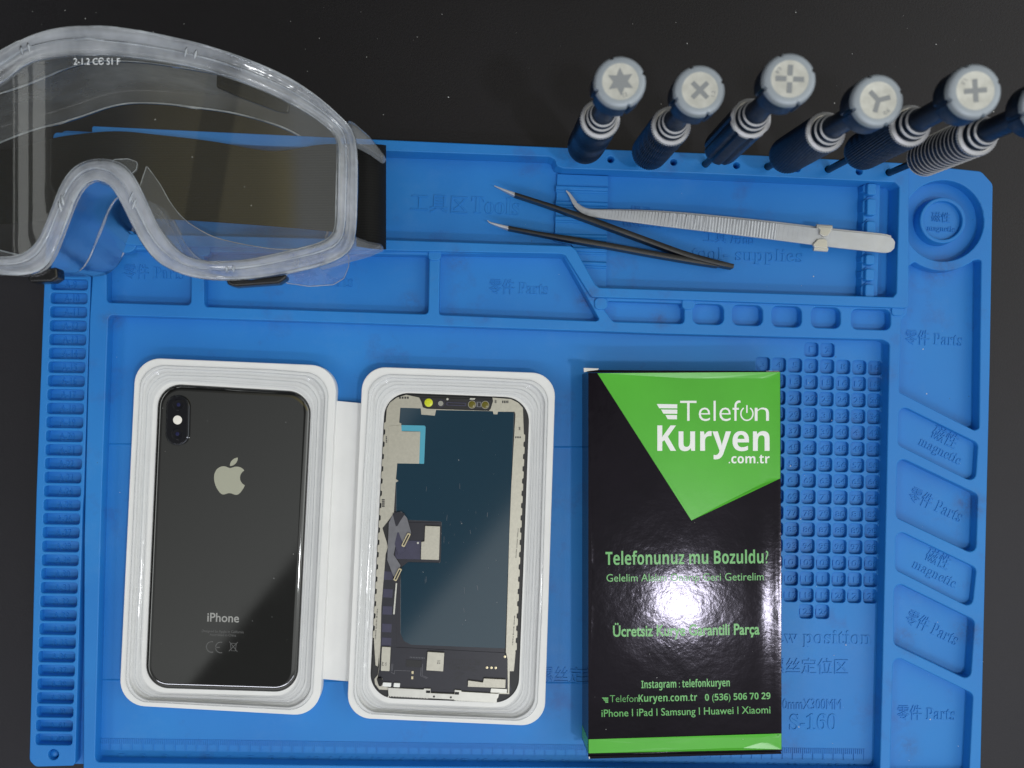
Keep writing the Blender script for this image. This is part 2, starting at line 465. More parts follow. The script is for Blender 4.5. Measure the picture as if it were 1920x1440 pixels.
def glossy_black():
    m, nt, p = base_mat('gloss_printed_black_card')
    c = ramp(nt, noise(nt, 30, 4), [(0.35, (0.0055, 0.0045, 0.0062)), (0.65, (0.008, 0.006, 0.009))])
    nt.links.new(c, p.inputs['Base Color'])
    p.inputs['Specular IOR Level'].default_value = 0.13; p.inputs['Specular Tint'].default_value = (0.88, 0.82, 1.0, 1)
    ms = N(nt, 'ShaderNodeMapRange'); nt.links.new(noise(nt, 25, 5, 0.7), ms.inputs[0])
    ms.inputs[1].default_value = 0.35; ms.inputs[2].default_value = 0.7; ms.inputs[3].default_value = 0.085; ms.inputs[4].default_value = 0.115
    nt.links.new(ms.outputs[0], p.inputs['Roughness'])
    p.inputs['Coat Weight'].default_value = 0.012; p.inputs['Coat Roughness'].default_value = 0.34; p.inputs['Coat Tint'].default_value = (0.8, 0.75, 1.0, 1)
    a = noise(nt, 38, 3); b2 = noise(nt, 420, 3, 0.6)
    ad = N(nt, 'ShaderNodeMath', operation='MULTIPLY_ADD'); nt.links.new(b2, ad.inputs[0]); ad.inputs[1].default_value = 0.16; nt.links.new(a, ad.inputs[2])
    bump(nt, p, ad.outputs[0], 0.085, 0.002)
    return m
M['box_black'] = glossy_black()
M['box_green'] = simple('gloss_printed_green', (0.085, 0.44, 0.035), 0.24, spec=0.3, var=0.06, vscale=30, bmp=0.03, bscale=300)
M['print_green'] = simple('printed_green_lettering', (0.06, 0.36, 0.045), 0.3)
M['print_white'] = simple('printed_white_lettering', (0.86, 0.87, 0.86), 0.3)
M['paper'] = simple('raw_card_edge', (0.72, 0.70, 0.66), 0.8, bmp=0.1)
def phone_glass():
    m, nt, p = base_mat('black_phone_glass')
    p.inputs['Base Color'].default_value = (0.0060, 0.0060, 0.0058, 1)
    p.inputs['IOR'].default_value = 1.85
    mr = N(nt, 'ShaderNodeMapRange'); nt.links.new(noise(nt, 45, 6, 0.7), mr.inputs[0])
    mr.inputs[1].default_value = 0.35; mr.inputs[2].default_value = 0.75; mr.inputs[3].default_value = 0.02; mr.inputs[4].default_value = 0.07
    nt.links.new(mr.outputs[0], p.inputs['Roughness'])
    return m
M['phone_glass'] = phone_glass()
M['phone_steel'] = simple('dark_polished_steel', (0.05, 0.052, 0.058), 0.16, metal=1.0, rvar=0.04)
M['logo'] = simple('satin_grey_mark', (0.52, 0.52, 0.42), 0.3, metal=0.55)
M['phone_text'] = simple('grey_phone_lettering', (0.34, 0.34, 0.33), 0.4)
M['phone_text_dim'] = simple('dim_phone_lettering', (0.09, 0.09, 0.09), 0.4)
M['cam_glass'] = simple('camera_lens_glass', (0.003, 0.003, 0.006), 0.06, spec=0.35)
M['cam_blue'] = simple('coated_lens_element', (0.01, 0.012, 0.06), 0.1, spec=0.4)
M['flash'] = simple('flash_window', (0.9, 0.86, 0.80), 0.2, coat=1.0)
M['champagne'] = simple('champagne_metal', (0.46, 0.44, 0.375), 0.40, metal=0.55, var=0.06, vscale=900, bmp=0.08, bscale=1600)
M['tin'] = simple('tinned_shield_metal', (0.50, 0.48, 0.41), 0.36, metal=0.5, var=0.05, vscale=400, bmp=0.05)
M['silver'] = simple('bright_plated_metal', (0.66, 0.65, 0.60), 0.28, metal=0.6, var=0.05, vscale=300)
M['gold'] = simple('gold_contact', (0.62, 0.54, 0.36), 0.3, metal=0.9)
def lcd_film():
    m, nt, p = base_mat('blue_black_display_film')
    w = N(nt, 'ShaderNodeTexChecker'); w.inputs['Scale'].default_value = 2400; nt.links.new(coords(nt), w.inputs['Vector'])
    c = mixc(nt, w.outputs['Fac'], (0.005, 0.030, 0.056), (0.008, 0.040, 0.068))
    nt.links.new(c, p.inputs['Base Color'])
    p.inputs['IOR'].default_value = 1.8; p.inputs['Roughness'].default_value = 0.07
    return m
M['film'] = lcd_film()
M['flex'] = simple('dark_flex_circuit', (0.011, 0.011, 0.020), 0.36, spec=0.5, var=0.12, vscale=120)
M['flex_light'] = simple('violet_flex_circuit', (0.040, 0.038, 0.078), 0.36, spec=0.5, var=0.1, vscale=300)
M['flex_grey'] = simple('grey_flex_shield', (0.17, 0.17, 0.19), 0.34, metal=0.3, var=0.1, vscale=300)
M['matte_black'] = simple('matte_black', (0.008, 0.008, 0.010), 0.5)
M['teal'] = simple('teal_tape', (0.07, 0.36, 0.50), 0.35, bmp=0.08, bscale=2500)
M['yellow'] = simple('yellow_filter', (0.62, 0.66, 0.02), 0.3)
M['olive'] = simple('amber_filter', (0.13, 0.11, 0.008), 0.25)
M['greylens'] = simple('grey_sensor', (0.30, 0.30, 0.27), 0.35)
M['ink'] = simple('dark_ink', (0.012, 0.012, 0.015), 0.5)
M['navy'] = simple('navy_anodised_metal', (0.006, 0.017, 0.040), 0.40, metal=0.35, spec=0.5, var=0.12, vscale=300, rvar=0.06)
M['alu'] = simple('machined_aluminium', (0.52, 0.52, 0.55), 0.36, metal=0.5, var=0.06, vscale=200)
M['cap_grey'] = simple('grey_anodised_cap', (0.32, 0.36, 0.41), 0.45, metal=0.25, var=0.04, vscale=120)
def disc_mat():
    m, nt, p = base_mat('brushed_silver_disc')
    w = noise(nt, 240, 3)
    c = ramp(nt, w, [(0.3, (0.50, 0.50, 0.47)), (0.7, (0.64, 0.64, 0.61))])
    nt.links.new(c, p.inputs['Base Color']); p.inputs['Metallic'].default_value = 0.3; p.inputs['Roughness'].default_value = 0.45
    bump(nt, p, noise(nt, 330, 3), 0.15)
    return m
M['disc'] = disc_mat()
M['symbol'] = simple('grey_print', (0.25, 0.265, 0.28), 0.45)
M['steel'] = simple('satin_stainless_steel', (0.50, 0.52, 0.56), 0.36, metal=0.35, var=0.06, vscale=160, bmp=0.06, bscale=420, rvar=0.06)
M['clip_steel'] = simple('bright_spring_steel', (0.58, 0.57, 0.53), 0.24, metal=0.35)
M['black_coat'] = simple('black_coated_steel', (0.008, 0.008, 0.009), 0.42, spec=0.5, bmp=0.2, bscale=1200)
M['lint'] = simple('white_lint', (0.75, 0.75, 0.75), 0.8)

# ------------------------------------------------------------------ table
t = MB(); t.box((-900, -800, -30), (900, 700, -5.5))
tag(t.build('tabletop', M['table'], None, 0), kind='structure')

# ------------------------------------------------------------------ blue repair mat
mat_o = thing('repair_mat', 'large blue silicone work mat with moulded trays, lying on the black table', 'work mat', (40, -30, -5.5))
OUT = L([(95, 232), (720, 262), (1065, 277), (1420, 291), (1688, 304), (1840, 320), (1863, 345), (1856, 700), (1849, 1000), (1839, 1440), (1836, 1470), (66, 1447), (52, 1420), (68, 926), (83, 527)], 9)
OUTR = fillet(OUT, [4, 0, 0, 0, 0, 4, 4, 0, 0, 0, 6, 5, 5, 0, 0])
mb = MB(); mb.slab(offset(ccw(OUTR), -0.6), [], -2.4, -5.4, 0.2); mb.build('base_sheet', M['blue'], mat_o)
# main floor with the screw pockets
def grid_pt(c, r):
    a, b, e, f = Vector((1430.5, 683)), Vector((1641.5, 690)), Vector((1422.7, 1114.5)), Vector((1632, 1118))
    u, v = c / 7, r / 14
    return (a * (1 - u) + b * u) * (1 - v) + (e * (1 - u) + f * u) * v
pockets = []
num = 1; nums = []
for r in range(-1, 16):
    for c in (range(8) if 0 <= r <= 14 else (3, 4)):
        p = grid_pt(c, r)
        s_ = 13.1
        pockets.append(fillet(L([(p.x - s_, p.y - s_ - 0.3), (p.x + s_, p.y - s_ + 0.3), (p.x + s_ - 0.3, p.y + s_ + 0.3), (p.x - s_ - 0.3, p.y + s_ - 0.3)]), 1.6, 4))
        nums.append((num, p)); num += 1
mb = MB(); mb.slab(offset(ccw(OUTR), -0.4), pockets, 0.0, -2.4, 0.30, -0.25); mb.build('screw_grid_floor', M['blue'], mat_o)
mb = MB()
for n_, p in nums:
    w_ = 4.2 * len(str(n_))
    text(mb, str(n_), (p.x - w_, p.y + 5), (p.x + w_, p.y + 5), 10, -2.4, 0.40)
mb.build('pocket_number', M['blue'], mat_o)

# raised rim with the parts compartments (top at 8 mm)
ZR = 6.5
def arc(cx, cy, r, a0, a1, n=14):
    return [(cx + r * math.cos(math.radians(a0 + (a1 - a0) * k / n)), cy + r * math.sin(math.radians(a0 + (a1 - a0) * k / n))) for k in range(n + 1)]
rim_out = [(180, 454), (1066, 469), (1114, 548), (1695, 568), (1695, 306), (1840, 321), (1862, 345), (1856, 700), (1849, 1000), (1839, 1440), (1836, 1468), (156, 1450), (158, 1000), (168, 600), (176, 470)]
rim_out_r = [0, 0, 0, 0, 0, 4, 4, 0, 0, 0, 4, 1, 0, 0, 0]
R1 = [(1703, 500)] + arc(1769, 414, 94, 125, 52, 10) + [(1840, 486), (1836, 803), (1827, 807), (1686, 735), (1690, 600), (1702, 588)]
comps = [
    ([(200, 466), (359, 471), (358, 572), (200, 567)], 2.0),
    ([(383, 472), (805, 478), (803, 589), (383, 575)], 2.0),
    ([(825, 475), (1056, 478), (1124, 599), (1117, 602), (823, 590)], 1.5),
    ([(1130, 577), (1141, 564), (1283, 569), (1283, 607), (1150, 603)], 2.0),
    ([(1299, 569), (1357, 571), (1357, 609), (1299, 607)], 3.0),
    ([(1373, 571), (1430, 573), (1430, 611), (1373, 609)], 3.0),
    ([(1447, 573), (1503, 575), (1503, 614), (1447, 612)], 3.0),
    ([(1521, 575), (1576, 577), (1576, 616), (1521, 614)], 3.0),
    ([(1596, 579), (1670, 580), (1670, 619), (1596, 617)], 3.0),
    (R1, 1.2),
    ([(1686, 758), (1834, 831), (1829, 906), (1684, 834)], 3.0),
    ([(1683, 855), (1834, 927), (1830, 1041), (1680, 970)], 3.0),
    ([(1680, 992), (1831, 1065), (1823, 1141), (1679, 1068)], 3.0),
    ([(1677, 1089), (1828, 1163), (1820, 1277), (1676, 1208)], 3.0),
    ([(1675, 1228), (1825, 1301), (1817, 1456), (1669, 1456)], 3.0),
    ([(203, 591), (700, 607), (1106, 621), (1240, 626), (1655, 637), (1668, 643), (1660, 1020), (1650, 1446), (1105, 1439), (700, 1436), (178, 1429), (191, 920)], 2.2),
    (arc(1769, 414, 76, 0, 345, 40), 0),
]
# the dish recess is cut by the wall of the tool block
holes = []
for pts, r in comps:
    l = L(pts, ZR)
    if r == 0:
        l = [Vector((max(p.x, W(1701, 0, ZR).x), p.y)) for p in l]
        q = [l[0]]
        for p in l[1:]:
            if (p - q[-1]).length > 0.3: q.append(p)
        l = q
    holes.append(fillet(l, r, 5) if r else l)
mb = MB(); mb.slab(fillet(L(rim_out, ZR), rim_out_r), holes, ZR, -5.0, 0.5, 0.45); mb.build('parts_tray_rim', M['blue'], mat_o)
# shallow pocket floors of the small bit boxes and the magnetic trays sit higher than the main floor
mb = MB()
for k, zf in ((3, 2.0), (4, 2.2), (5, 2.2), (6, 2.0), (7, 2.0), (8, 1.6), (10, 3.4), (11, 1.2), (12, 3.4), (13, 1.2), (14, 0.8), (9, 0.6)):
    mb.flat(offset(ccw(holes[k]), 0.8), zf)
mb.build('tray_floor', M['blue'], mat_o, 0)

# tool block (top at 10 mm) with the deep tool tray and the driver ledge
ZT = 8.5
tb_out = [(172, 236), (720, 262), (1065, 277), (1420, 291), (1704, 306), (1704, 574), (1699, 578), (1300, 563), (1109, 557), (1060, 479), (1052, 476), (280, 461), (172, 455)]
tray = [(232, 262), (722, 283), (1030, 294), (1040, 299), (1044, 311), (1056, 316), (1300, 325), (1678, 342), (1686, 350), (1681, 549), (1675, 557), (1300, 545), (1124, 539), (1116, 533), (1080, 468), (1070, 461), (720, 449), (232, 438)]
holes_px = [(1085, 297), (1145, 299), (1203, 302.5), (1263, 304), (1323, 307), (1381, 310), (1439.5, 312), (1495, 316), (1553, 317), (1611, 321.5), (1667, 323)]
hl = [fillet(L(tray, ZT), 1.2, 4)] + [L(arc(x, y, 6.0, 0, 345, 23), ZT) for x, y in holes_px]
mb = MB()
mb.slab(fillet(L(tb_out, ZT), [1, 0, 0, 0, .5, 1.5, 1.5, 0, 2, 1, 1, 0, 1]), hl, ZT, 0.0, 0.5, 0.9)
mb.build('tool_tray_block', M['blue'], mat_o)
for x, y in ((233, 463), (382, 472), (815, 480), (1127, 572), (1291, 572), (1684, 584)):
    mb = MB(); mb.slab(fillet(L([(x - 12, y - 14), (x + 12, y - 14), (x + 12, y + 8), (x - 12, y + 8)], 7.4), 2.0, 5), [], 7.4, 2.0, 0.4)
    if x == 233: mb.slab(L(arc(236, 452, 22, 0, 350, 30), 7.6), [], 7.6, 2.0, 0.4)
    mb.build('rim_tab', M['blue'], mat_o)
# ribbed tweezer rest
mb = MB(); mb.slab(L([(1045, 326), (1141, 330), (1136, 541), (1118, 541), (1072, 459), (1040, 452)], 2), [], 2.0, -0.5, 0.2)
for y in (351, 380, 408, 441, 466, 492):
    for dy, hh in ((0, 1.2), (6, 0.7)):
        a = W(1043 - (y - 340) * 0.02 + (max(0, y - 460) * 0.75), y + dy, 3); b = W(1140 - (y - 340) * 0.02, y + dy + 3, 3)
        mb.tube([(a.x, a.y, 2.0), (b.x, b.y, 2.0)], hh, 10)
mb.build('tweezer_rest', M['blue'], mat_o)
# notched comb at the tray end
mb = MB(); mb.slab(L([(1620, 338), (1652, 340), (1646, 556), (1615, 555)], 4), [], 3.8, -0.5, 0.5, 1.2)
for y0, y1 in ((342, 364), (371, 402), (413, 437), (443, 466), (476, 495), (503, 525), (532, 560)):
    k = -(y0 - 340) * 0.022
    mb.slab(fillet(L([(1629 + k, y0), (1646 + k, y0 + .5), (1645.5 + k, y1 + .5), (1628.5 + k, y1)], 8), 1.0, 4), [], 6.8, 0.0, 0.5, 0.5)
    mb.slab(L([(1619 + k, y0 + 6), (1629 + k, y0 - 3), (1629 + k, y1 + 3), (1619 + k, y1 - 6)], 5), [], 4.6, 0.0, 0.3, 0.4)
mb.build('notched_comb', M['blue'], mat_o)
# magnetic dish
mb = MB()
mb.slab(L(arc(1768, 413, 43, 0, 354, 59), 6.5), [L(arc(1768, 413, 36, 0, 354, 59), 6.5)], 6.5, 0.0, 0.5, 0.6)
mb.flat(L(arc(1768, 413, 37, 0, 354, 59), 5), 4.6)
mb.flat([Vector((max(p.x, W(1703, 0, 1).x), p.y)) for p in L(arc(1769, 414, 78, 0, 354, 59), 1)], 1.0)
mb.build('magnetic_dish', M['blue'], mat_o)
# numbered slot strip down the edge
ZS = 6.0
so = [(101, 248), (180, 250), (172, 468), (157, 926), (155, 950), (141, 1430), (137, 1436), (66, 1438), (55, 1426), (68, 926), (83, 527), (92, 300)]
slots, slabels = [], []
for i in range(1, 43):
    y = 523 + 25.86 * (i - 9); x = 96 - (i - 9) * 0.885
    if i < 3: continue
    slots.append(fillet(L([(x, y - .5), (x + 68.5, y + .8), (x + 68, y + 21), (x - .5, y + 20)], ZS), 1.4, 4))
    slabels.append((i, x, y))
dim = L(arc(100, 1415, 10, 0, 340, 17), ZS)
mb = MB(); mb.slab(fillet(L(so, ZS), [2, 2, 0, 0, 0, 1.5, 1, 3, 3, 0, 0, 0]), slots + [dim], ZS, -5.0, 0.4, 0.15)
mb.flat(offset(ccw(fillet(L(so, ZS), 0.5)), -0.8), 1.2)
c0 = W(100, 1415, 4)
mb.lathe((c0.x, c0.y, 2.0), (c0.x, c0.y, 8), [(0, 2.6), (0.8, 2.3), (1.6, 1.6), (2.0, 0.5)], 20)
for i, x, y in slabels:
    x2 = x + 1.2
    text(mb, 'A-%d' % i, (x2 + 24, y + 16.5), (x2 + (52 if i > 9 else 46), y + 17), 13, 1.2, 0.35, 0.0, 0.02)
mb.build('numbered_slot_strip', M['blue'], mat_o)

# embossed lettering, ruler and fold lines
EB = 0.012
mb = MB()
def emb(s, pl, pr, cap, z=0.0, h=0.36): text(mb, s, pl, pr, cap, z, h, 0.0, EB)
P = serif('Parts'); MG = serif('magnetic')
emb('工具区' , (769, 393), (876, 399), 26); emb(serif('Tools'), (883, 399), (973, 403), 31)
emb('零件 ' + P, (917, 548), (1027, 552), 21)
emb('零件 ' + P, (231, 520), (343, 523), 21)
emb('零件 ' + P, (550, 534), (661, 538), 21)
emb('工具 用品', (1319, 452), (1412, 456), 16); emb(serif('tool- supplies'), (1297, 485), (1504, 491), 22)
emb(serif('tweezers'), (1168, 424), (1240, 428), 14); emb('镊子', (1182, 402), (1222, 404), 14)
emb('零件 ' + P, (1697, 643), (1803, 648), 21, 0.6)
emb('磁性', (1744, 818), (1790, 841), 21, 3.4); emb(MG, (1721, 833), (1798, 872), 17, 3.4)
emb('零件 ' + P, (1702, 934), (1799, 979), 21, 1.2)
emb('磁性', (1733, 1048), (1776, 1068), 21, 3.4); emb(MG, (1709, 1063), (1789, 1103), 17, 3.4)
emb('零件 ' + P, (1696, 1164), (1791, 1210), 21, 1.2)
emb('零件 ' + P, (1682, 1347), (1790, 1349), 21, 0.8)
emb('磁性', (1746, 414), (1781, 416), 14, 4.6, 0.35); emb(MG, (1738, 432), (1790, 435), 10, 4.6, 0.35)
emb(serif('Screw position'), (1402, 1204), (1633, 1207), 24)
emb('螺丝定位区', (1443, 1260), (1590, 1262), 22)
emb('450mmX300MM', (1448, 1329), (1577, 1330), 19); emb(serif('S-160'), (1480, 1367), (1569, 1368), 28)
emb('螺丝定位槽', (1010, 1276), (1150, 1280), 22)
mb.build('embossed_lettering', M['blue'], mat_o)
mb = MB()
def rx(c): return 186.5 + 40.54 * c - 0.0347 * c * c
def ry(x): return 1384 + 20 * (x - 186.5) / 1430
for k in range(0, 366):
    x = rx(k / 10); y = ry(x); ln = 21 if k % 5 == 0 else 10
    a = W(x - 0.75, y + ln); b = W(x + 0.75, y)
    mb.box((a.x, a.y, -0.05), (b.x, b.y, 0.4))
for c in range(0, 37):
    x = rx(c) + 1; s = str(c) if c < 36 else '36cm'
    wd = 5.5 if c < 10 else 11
    text(mb, s, (x - wd, ry(x) + 42), (x + wd + (12 if c == 36 else 0), ry(x) + 42.5), 14, 0, 0.4)
for y, x0, x1 in ((834, 190, 1094), (1276, 182, 1094)):
    a = W(x0, y); b = W(x1, y + 6)
    mb.add([(a.x, a.y, 0.02), (b.x, b.y, 0.02), (b.x, b.y + .25, 0.3), (a.x, a.y + .25, 0.3), (a.x, a.y + .8, 0.02), (b.x, b.y + .8, 0.02)], [(0, 1, 2, 3), (3, 2, 5, 4)])
mb.build('ruler', M['blue'], mat_o, 0)

# ------------------------------------------------------------------ white folding package with two clear blisters
pack = thing('phone_package', 'open white card package with two clear plastic trays joined by a fold', 'package', (*W(630, 1010), 0))
def quad(c, z, r, n=10): return ccw(fillet(L(c, z), r, n))
ZC = 9.5
cardL = quad([(254, 670), (632, 686), (599, 1343), (223, 1322)], ZC, 12)
cardR = quad([(680, 687), (1042, 700), (1021, 1362), (650, 1346)], ZC, 11)
phoneL = quad([(297, 715), (587, 734), (560, 1299), (271, 1290)], 2.2, 11.5)
lcdR = quad([(722, 734), (995, 745), (972, 1321), (691, 1309)], 2.2, 11.5)
def align(a, ref):
    i = min(range(len(a)), key=lambda k: (a[k] - ref[0]).length)
    return a[i:] + a[:i]
phoneL = align(phoneL, cardL); lcdR = align(lcdR, cardR)
def lerp(a, b, t): return [p.lerp(q, t) for p, q in zip(a, b)]
for card, core, nm in ((cardL, phoneL, 'a'), (cardR, lcdR, 'b')):
    mb = MB(); mb.slab(card, [lerp(card, core, 0.40)], ZC, 0.05, 0.35, 0.0)
    mb.flat(offset(card, -1.0), 7.7)
    cf = mb.build('tray_card', M['card'], pack)
    mb = MB()
    prof = [(0.27, ZC + .04), (0.285, ZC + .55), (0.33, ZC + .7), (0.40, ZC + .55), (0.44, 9.0), (0.54, 8.5), (0.565, 8.9), (0.66, 8.9), (0.69, 8.3), (0.80, 8.1), (0.82, 8.45), (0.87, 8.4), (0.90, 7.95), (0.97, 7.85)]
    mb.loft([V3(lerp(card, core, a), z) for a, z in prof])
    # stiffening beads pressed into the tray walls
    for a, z in ((0.285, ZC + .5), (0.67, 8.85)):
        mb.tube(V3(lerp(card, core, a), z), 0.16, 6, True)
    mb.build('clear_blister', M['blister'], pack, 40)
mb = MB(); mb.slab(L([(604, 749), (690, 757), (668, 1279), (590, 1272)], 3.2), [], 3.2, 2.2, 0.2)
mb.build('hinge_spine', M['card'], pack)

# ------------------------------------------------------------------ phone
ph = thing('smartphone', 'black glass-backed smartphone lying face down in the clear tray', 'phone', (*W(430, 1008, 2), 1.7))
PZ = 9.2
body = quad([(297, 716), (588, 733), (560.5, 1299), (271.5, 1290)], PZ - 3, 11.5, 12)
mb = MB()
mb.loft([V3(offset(body, o), z) for o, z in ((-2.2, 1.7), (-0.8, 2.3), (0, 4), (0, 6.4), (-0.7, 7.8), (-1.6, 8.35))], True, True, True)
mb.build('frame', M['phone_steel'], ph, 50)
mb = MB()
mb.loft([V3(offset(body, o), z) for o, z in ((-0.55, 7.6), (-0.85, 8.3), (-1.5, 8.85), (-2.6, 9.12), (-3.6, 9.19))])
mb.flat(offset(body, -3.6), 9.19)
mb.build('back_glass', M['phone_glass'], ph, 60)
c6 = lambda x, y: (220 + x / 2.057, 660 + y / 2.057)
capsule = fillet(L([c6(189, 164), c6(280, 168), c6(276, 362), c6(184, 358)], PZ + 1.2), 5.4, 12)
cb = MB(); cb.slab(capsule, [], PZ + 1.3, PZ - .2, 0.5); cbump = cb.build('camera_bump', M['phone_steel'], ph)
cb = MB(); cb.slab(offset(ccw(capsule), -0.8), [], PZ + 1.5, PZ + .5, 0.15); cb.build('camera_glass', M['cam_glass'], cbump)
for x, y in ((236, 203), (232, 316)):
    p = W(*c6(x, y), PZ + 1.5)
    q = MB(); q.lathe((p.x, p.y, PZ + 1.51), (p.x, p.y, PZ + 2), [(0, 2.7), (0.03, 2.6), (0.03, 2.2), (0.02, 2.1)], 32, None, False, True); q.build('camera_lens', M['cam_glass'], cbump)
    q = MB(); q.lathe((p.x, p.y, PZ + 1.56), (p.x, p.y, PZ + 2), [(0, 0.9), (0.02, 0.7), (0.03, 0.2)], 24); q.build('lens_element', M['cam_blue'], cbump)
p = W(*c6(232, 262), PZ + 1.5)
q = MB(); q.lathe((p.x, p.y, PZ + 1.5), (p.x, p.y, PZ + 2), [(0, 2.1), (0.1, 2.0), (0.16, 1.2), (0.18, .3)], 28); q.build('flash', M['flash'], cbump)
for y0, y1 in ((250, 300), (470, 540), (560, 600)):     # side keys on the right flank
    a, b = c6(748 - (y0 - 200) * .045, y0), c6(748 - (y1 - 200) * .045, y1)
    q = MB(); wa, wb = W(*a, 5.5), W(*b, 5.5); q.tube([(wa.x, wa.y, 5.4), (wb.x, wb.y, 5.4)], 0.7, 8); q.build('side_key', M['phone_steel'], ph)
# fruit mark
import re
APPLE = "M12.152 6.896c-.948 0-2.415-1.078-3.96-1.04-2.04.027-3.91 1.183-4.961 3.014-2.117 3.675-.546 9.103 1.519 12.09 1.013 1.454 2.208 3.09 3.792 3.039 1.52-.065 2.09-.987 3.935-.987 1.831 0 2.35.987 3.96.948 1.637-.026 2.676-1.48 3.676-2.948 1.156-1.688 1.636-3.325 1.662-3.415-.039-.013-3.182-1.221-3.22-4.857-.026-3.04 2.48-4.494 2.597-4.559-1.429-2.09-3.623-2.324-4.39-2.376-2-.156-3.675 1.09-4.61 1.09z M15.53 3.83c.843-1.012 1.4-2.427 1.245-3.83-1.207.052-2.662.805-3.532 1.818-.78.896-1.454 2.338-1.273 3.714 1.338.104 2.715-.688 3.559-1.701"
def svg(d):
    loops = []
    for sub in d.split(' M'):
        sub = sub.lstrip('M').rstrip('z')
        mv, cs = sub.split('c', 1)
        nm = lambda s: [float(x) for x in re.findall(r'-?\d*\.\d+|-?\d+', s)]
        x, y = nm(mv); pts = [(x, y)]; n = nm(cs)
        for i in range(0, len(n) - 5, 6):
            c = n[i:i + 6]
            for k in range(1, 7):
                t_ = k / 6; a, b, d_ = 3 * t_ * (1 - t_) ** 2, 3 * t_ * t_ * (1 - t_), t_ ** 3
                pts.append((x + a * c[0] + b * c[2] + d_ * c[4], y + a * c[1] + b * c[3] + d_ * c[5]))
            x += c[4]; y += c[5]
        if math.dist(pts[0], pts[-1]) < 0.05: pts.pop()
        loops.append(pts)
    return loops
mb = MB()
ca, sa = math.cos(0.035), math.sin(0.035)
for lp in svg(APPLE):
    pts = []
    for x, y in lp:
        dx, dy = (x - 12) * 2.98, (y - 12) * 2.92
        pts.append((430.5 + dx * ca - dy * sa, 892.5 + dx * sa + dy * ca))
    mb.flat(L(pts, PZ), PZ + 0.02)
mb.build('logo', M['logo'], ph, 0)
mb = MB(); text(mb, 'iPhone', (388.5, 1165), (448, 1167), 16, PZ + .02, 0, 0.012); mb.build('lettering', M['phone_text'], ph, 0)
mb = MB()
text(mb, 'Designed by Apple in California', (378.5, 1185), (457, 1187.5), 4.6, PZ + .02, 0, 0.01)
text(mb, 'Assembled in China', (393, 1192), (442.5, 1193.5), 4.6, PZ + .02, 0, 0.01)
def stroke(mb, pts, w, z, closed=False):
    pts = [W(*p, z) for p in pts]; n = len(pts); l, r = [], []
    for i in range(n):
        a = pts[max(0, i - 1)]; b = pts[min(n - 1, i + 1)]; d = (b - a).normalized(); m = Vector((-d.y, d.x)) * w / 2
        l.append(pts[i] + m); r.append(pts[i] - m)
    mb.add(V3(l, z) + V3(r, z), [(i, n + i, n + i + 1, i + 1) for i in range(n - 1)])
stroke(mb, arc(397, 1213, 10, 285, 75, 14), 0.45, PZ + .02)
stroke(mb, arc(414, 1214, 10, 285, 75, 14), 0.45, PZ + .02); stroke(mb, [(404, 1213.6), (412, 1214)], 0.45, PZ + .02)
stroke(mb, [(430, 1203), (445, 1222)], 0.3, PZ + .02); stroke(mb, [(446, 1204), (429, 1221)], 0.3, PZ + .021)
stroke(mb, [(432, 1206), (433.5, 1220), (441, 1220.5), (443.5, 1206.5), (432, 1206)], 0.3, PZ + .022)
mb.build('fine_print', M['phone_text_dim'], ph, 0)

# ------------------------------------------------------------------ replacement display panel (seen from its back)
lc = thing('display_panel', 'replacement phone screen assembly with its metal back and flex cable up', 'phone screen', (*W(845, 1030, 2), 1.7))
LZ = 8.4
c7 = lambda x, y: (640 + x / 2, 660 + y / 2)
T_ = lambda x, y: (680 + x / 5.142, 720 + y / 5.142)
B_ = lambda x, y: (680 + x / 5.818, 1140 + y / 5.818)
pan = quad([(722, 735), (994, 746), (972, 1320), (692, 1309)], LZ, 11.5, 12)
mb = MB(); mb.slab(pan, [], LZ, 1.7, 0.9, 0.0); mb.build('bezel', M['matte_black'], lc)
def plate(name, pts, z0, z1, mat, r=0.4, parent=None, holes=(), bev=0.1, conv=lambda x, y: (x, y)):
    q = MB(); hl = [fillet(L([conv(*p) for p in h], z1), r, 3) for h in holes]
    q.slab(fillet(L([conv(*p) for p in pts], z1), r, 3), hl, z1, z0, bev, 0.0, steps=2)
    return q.build(name, mat, parent or lc)
# dark film backing and back film
plate('flex_backing', [(222, 208), (648, 226), (612, 1132), (640, 1270), (590, 1284), (140, 1266), (140, 1000), (205, 440)], LZ - .1, LZ + .12, M['flex'], 0.5, conv=c7)
film = [(222, 208), (648, 226), (614, 1112), (262, 1098), (234, 1084), (222, 1056), (222, 810), (250, 788), (372, 790), (376, 636), (205, 628), (205, 440)]
plate('display_film', film, LZ, LZ + .22, M['film'], 0.6, conv=c7)
q = MB()
for _ in range(26):      # fine scratches in the film
    x, y = random.uniform(300, 600), random.choice((random.uniform(560, 900), random.uniform(400, 1050)))
    ln_ = random.uniform(3, 26); dx = random.uniform(-3, 3)
    stroke(q, [c7(x, y), c7(x + dx, y + ln_)], random.uniform(.05, .11), LZ + .232)
q.build('scratches', M['flex_grey'], lc, 0)
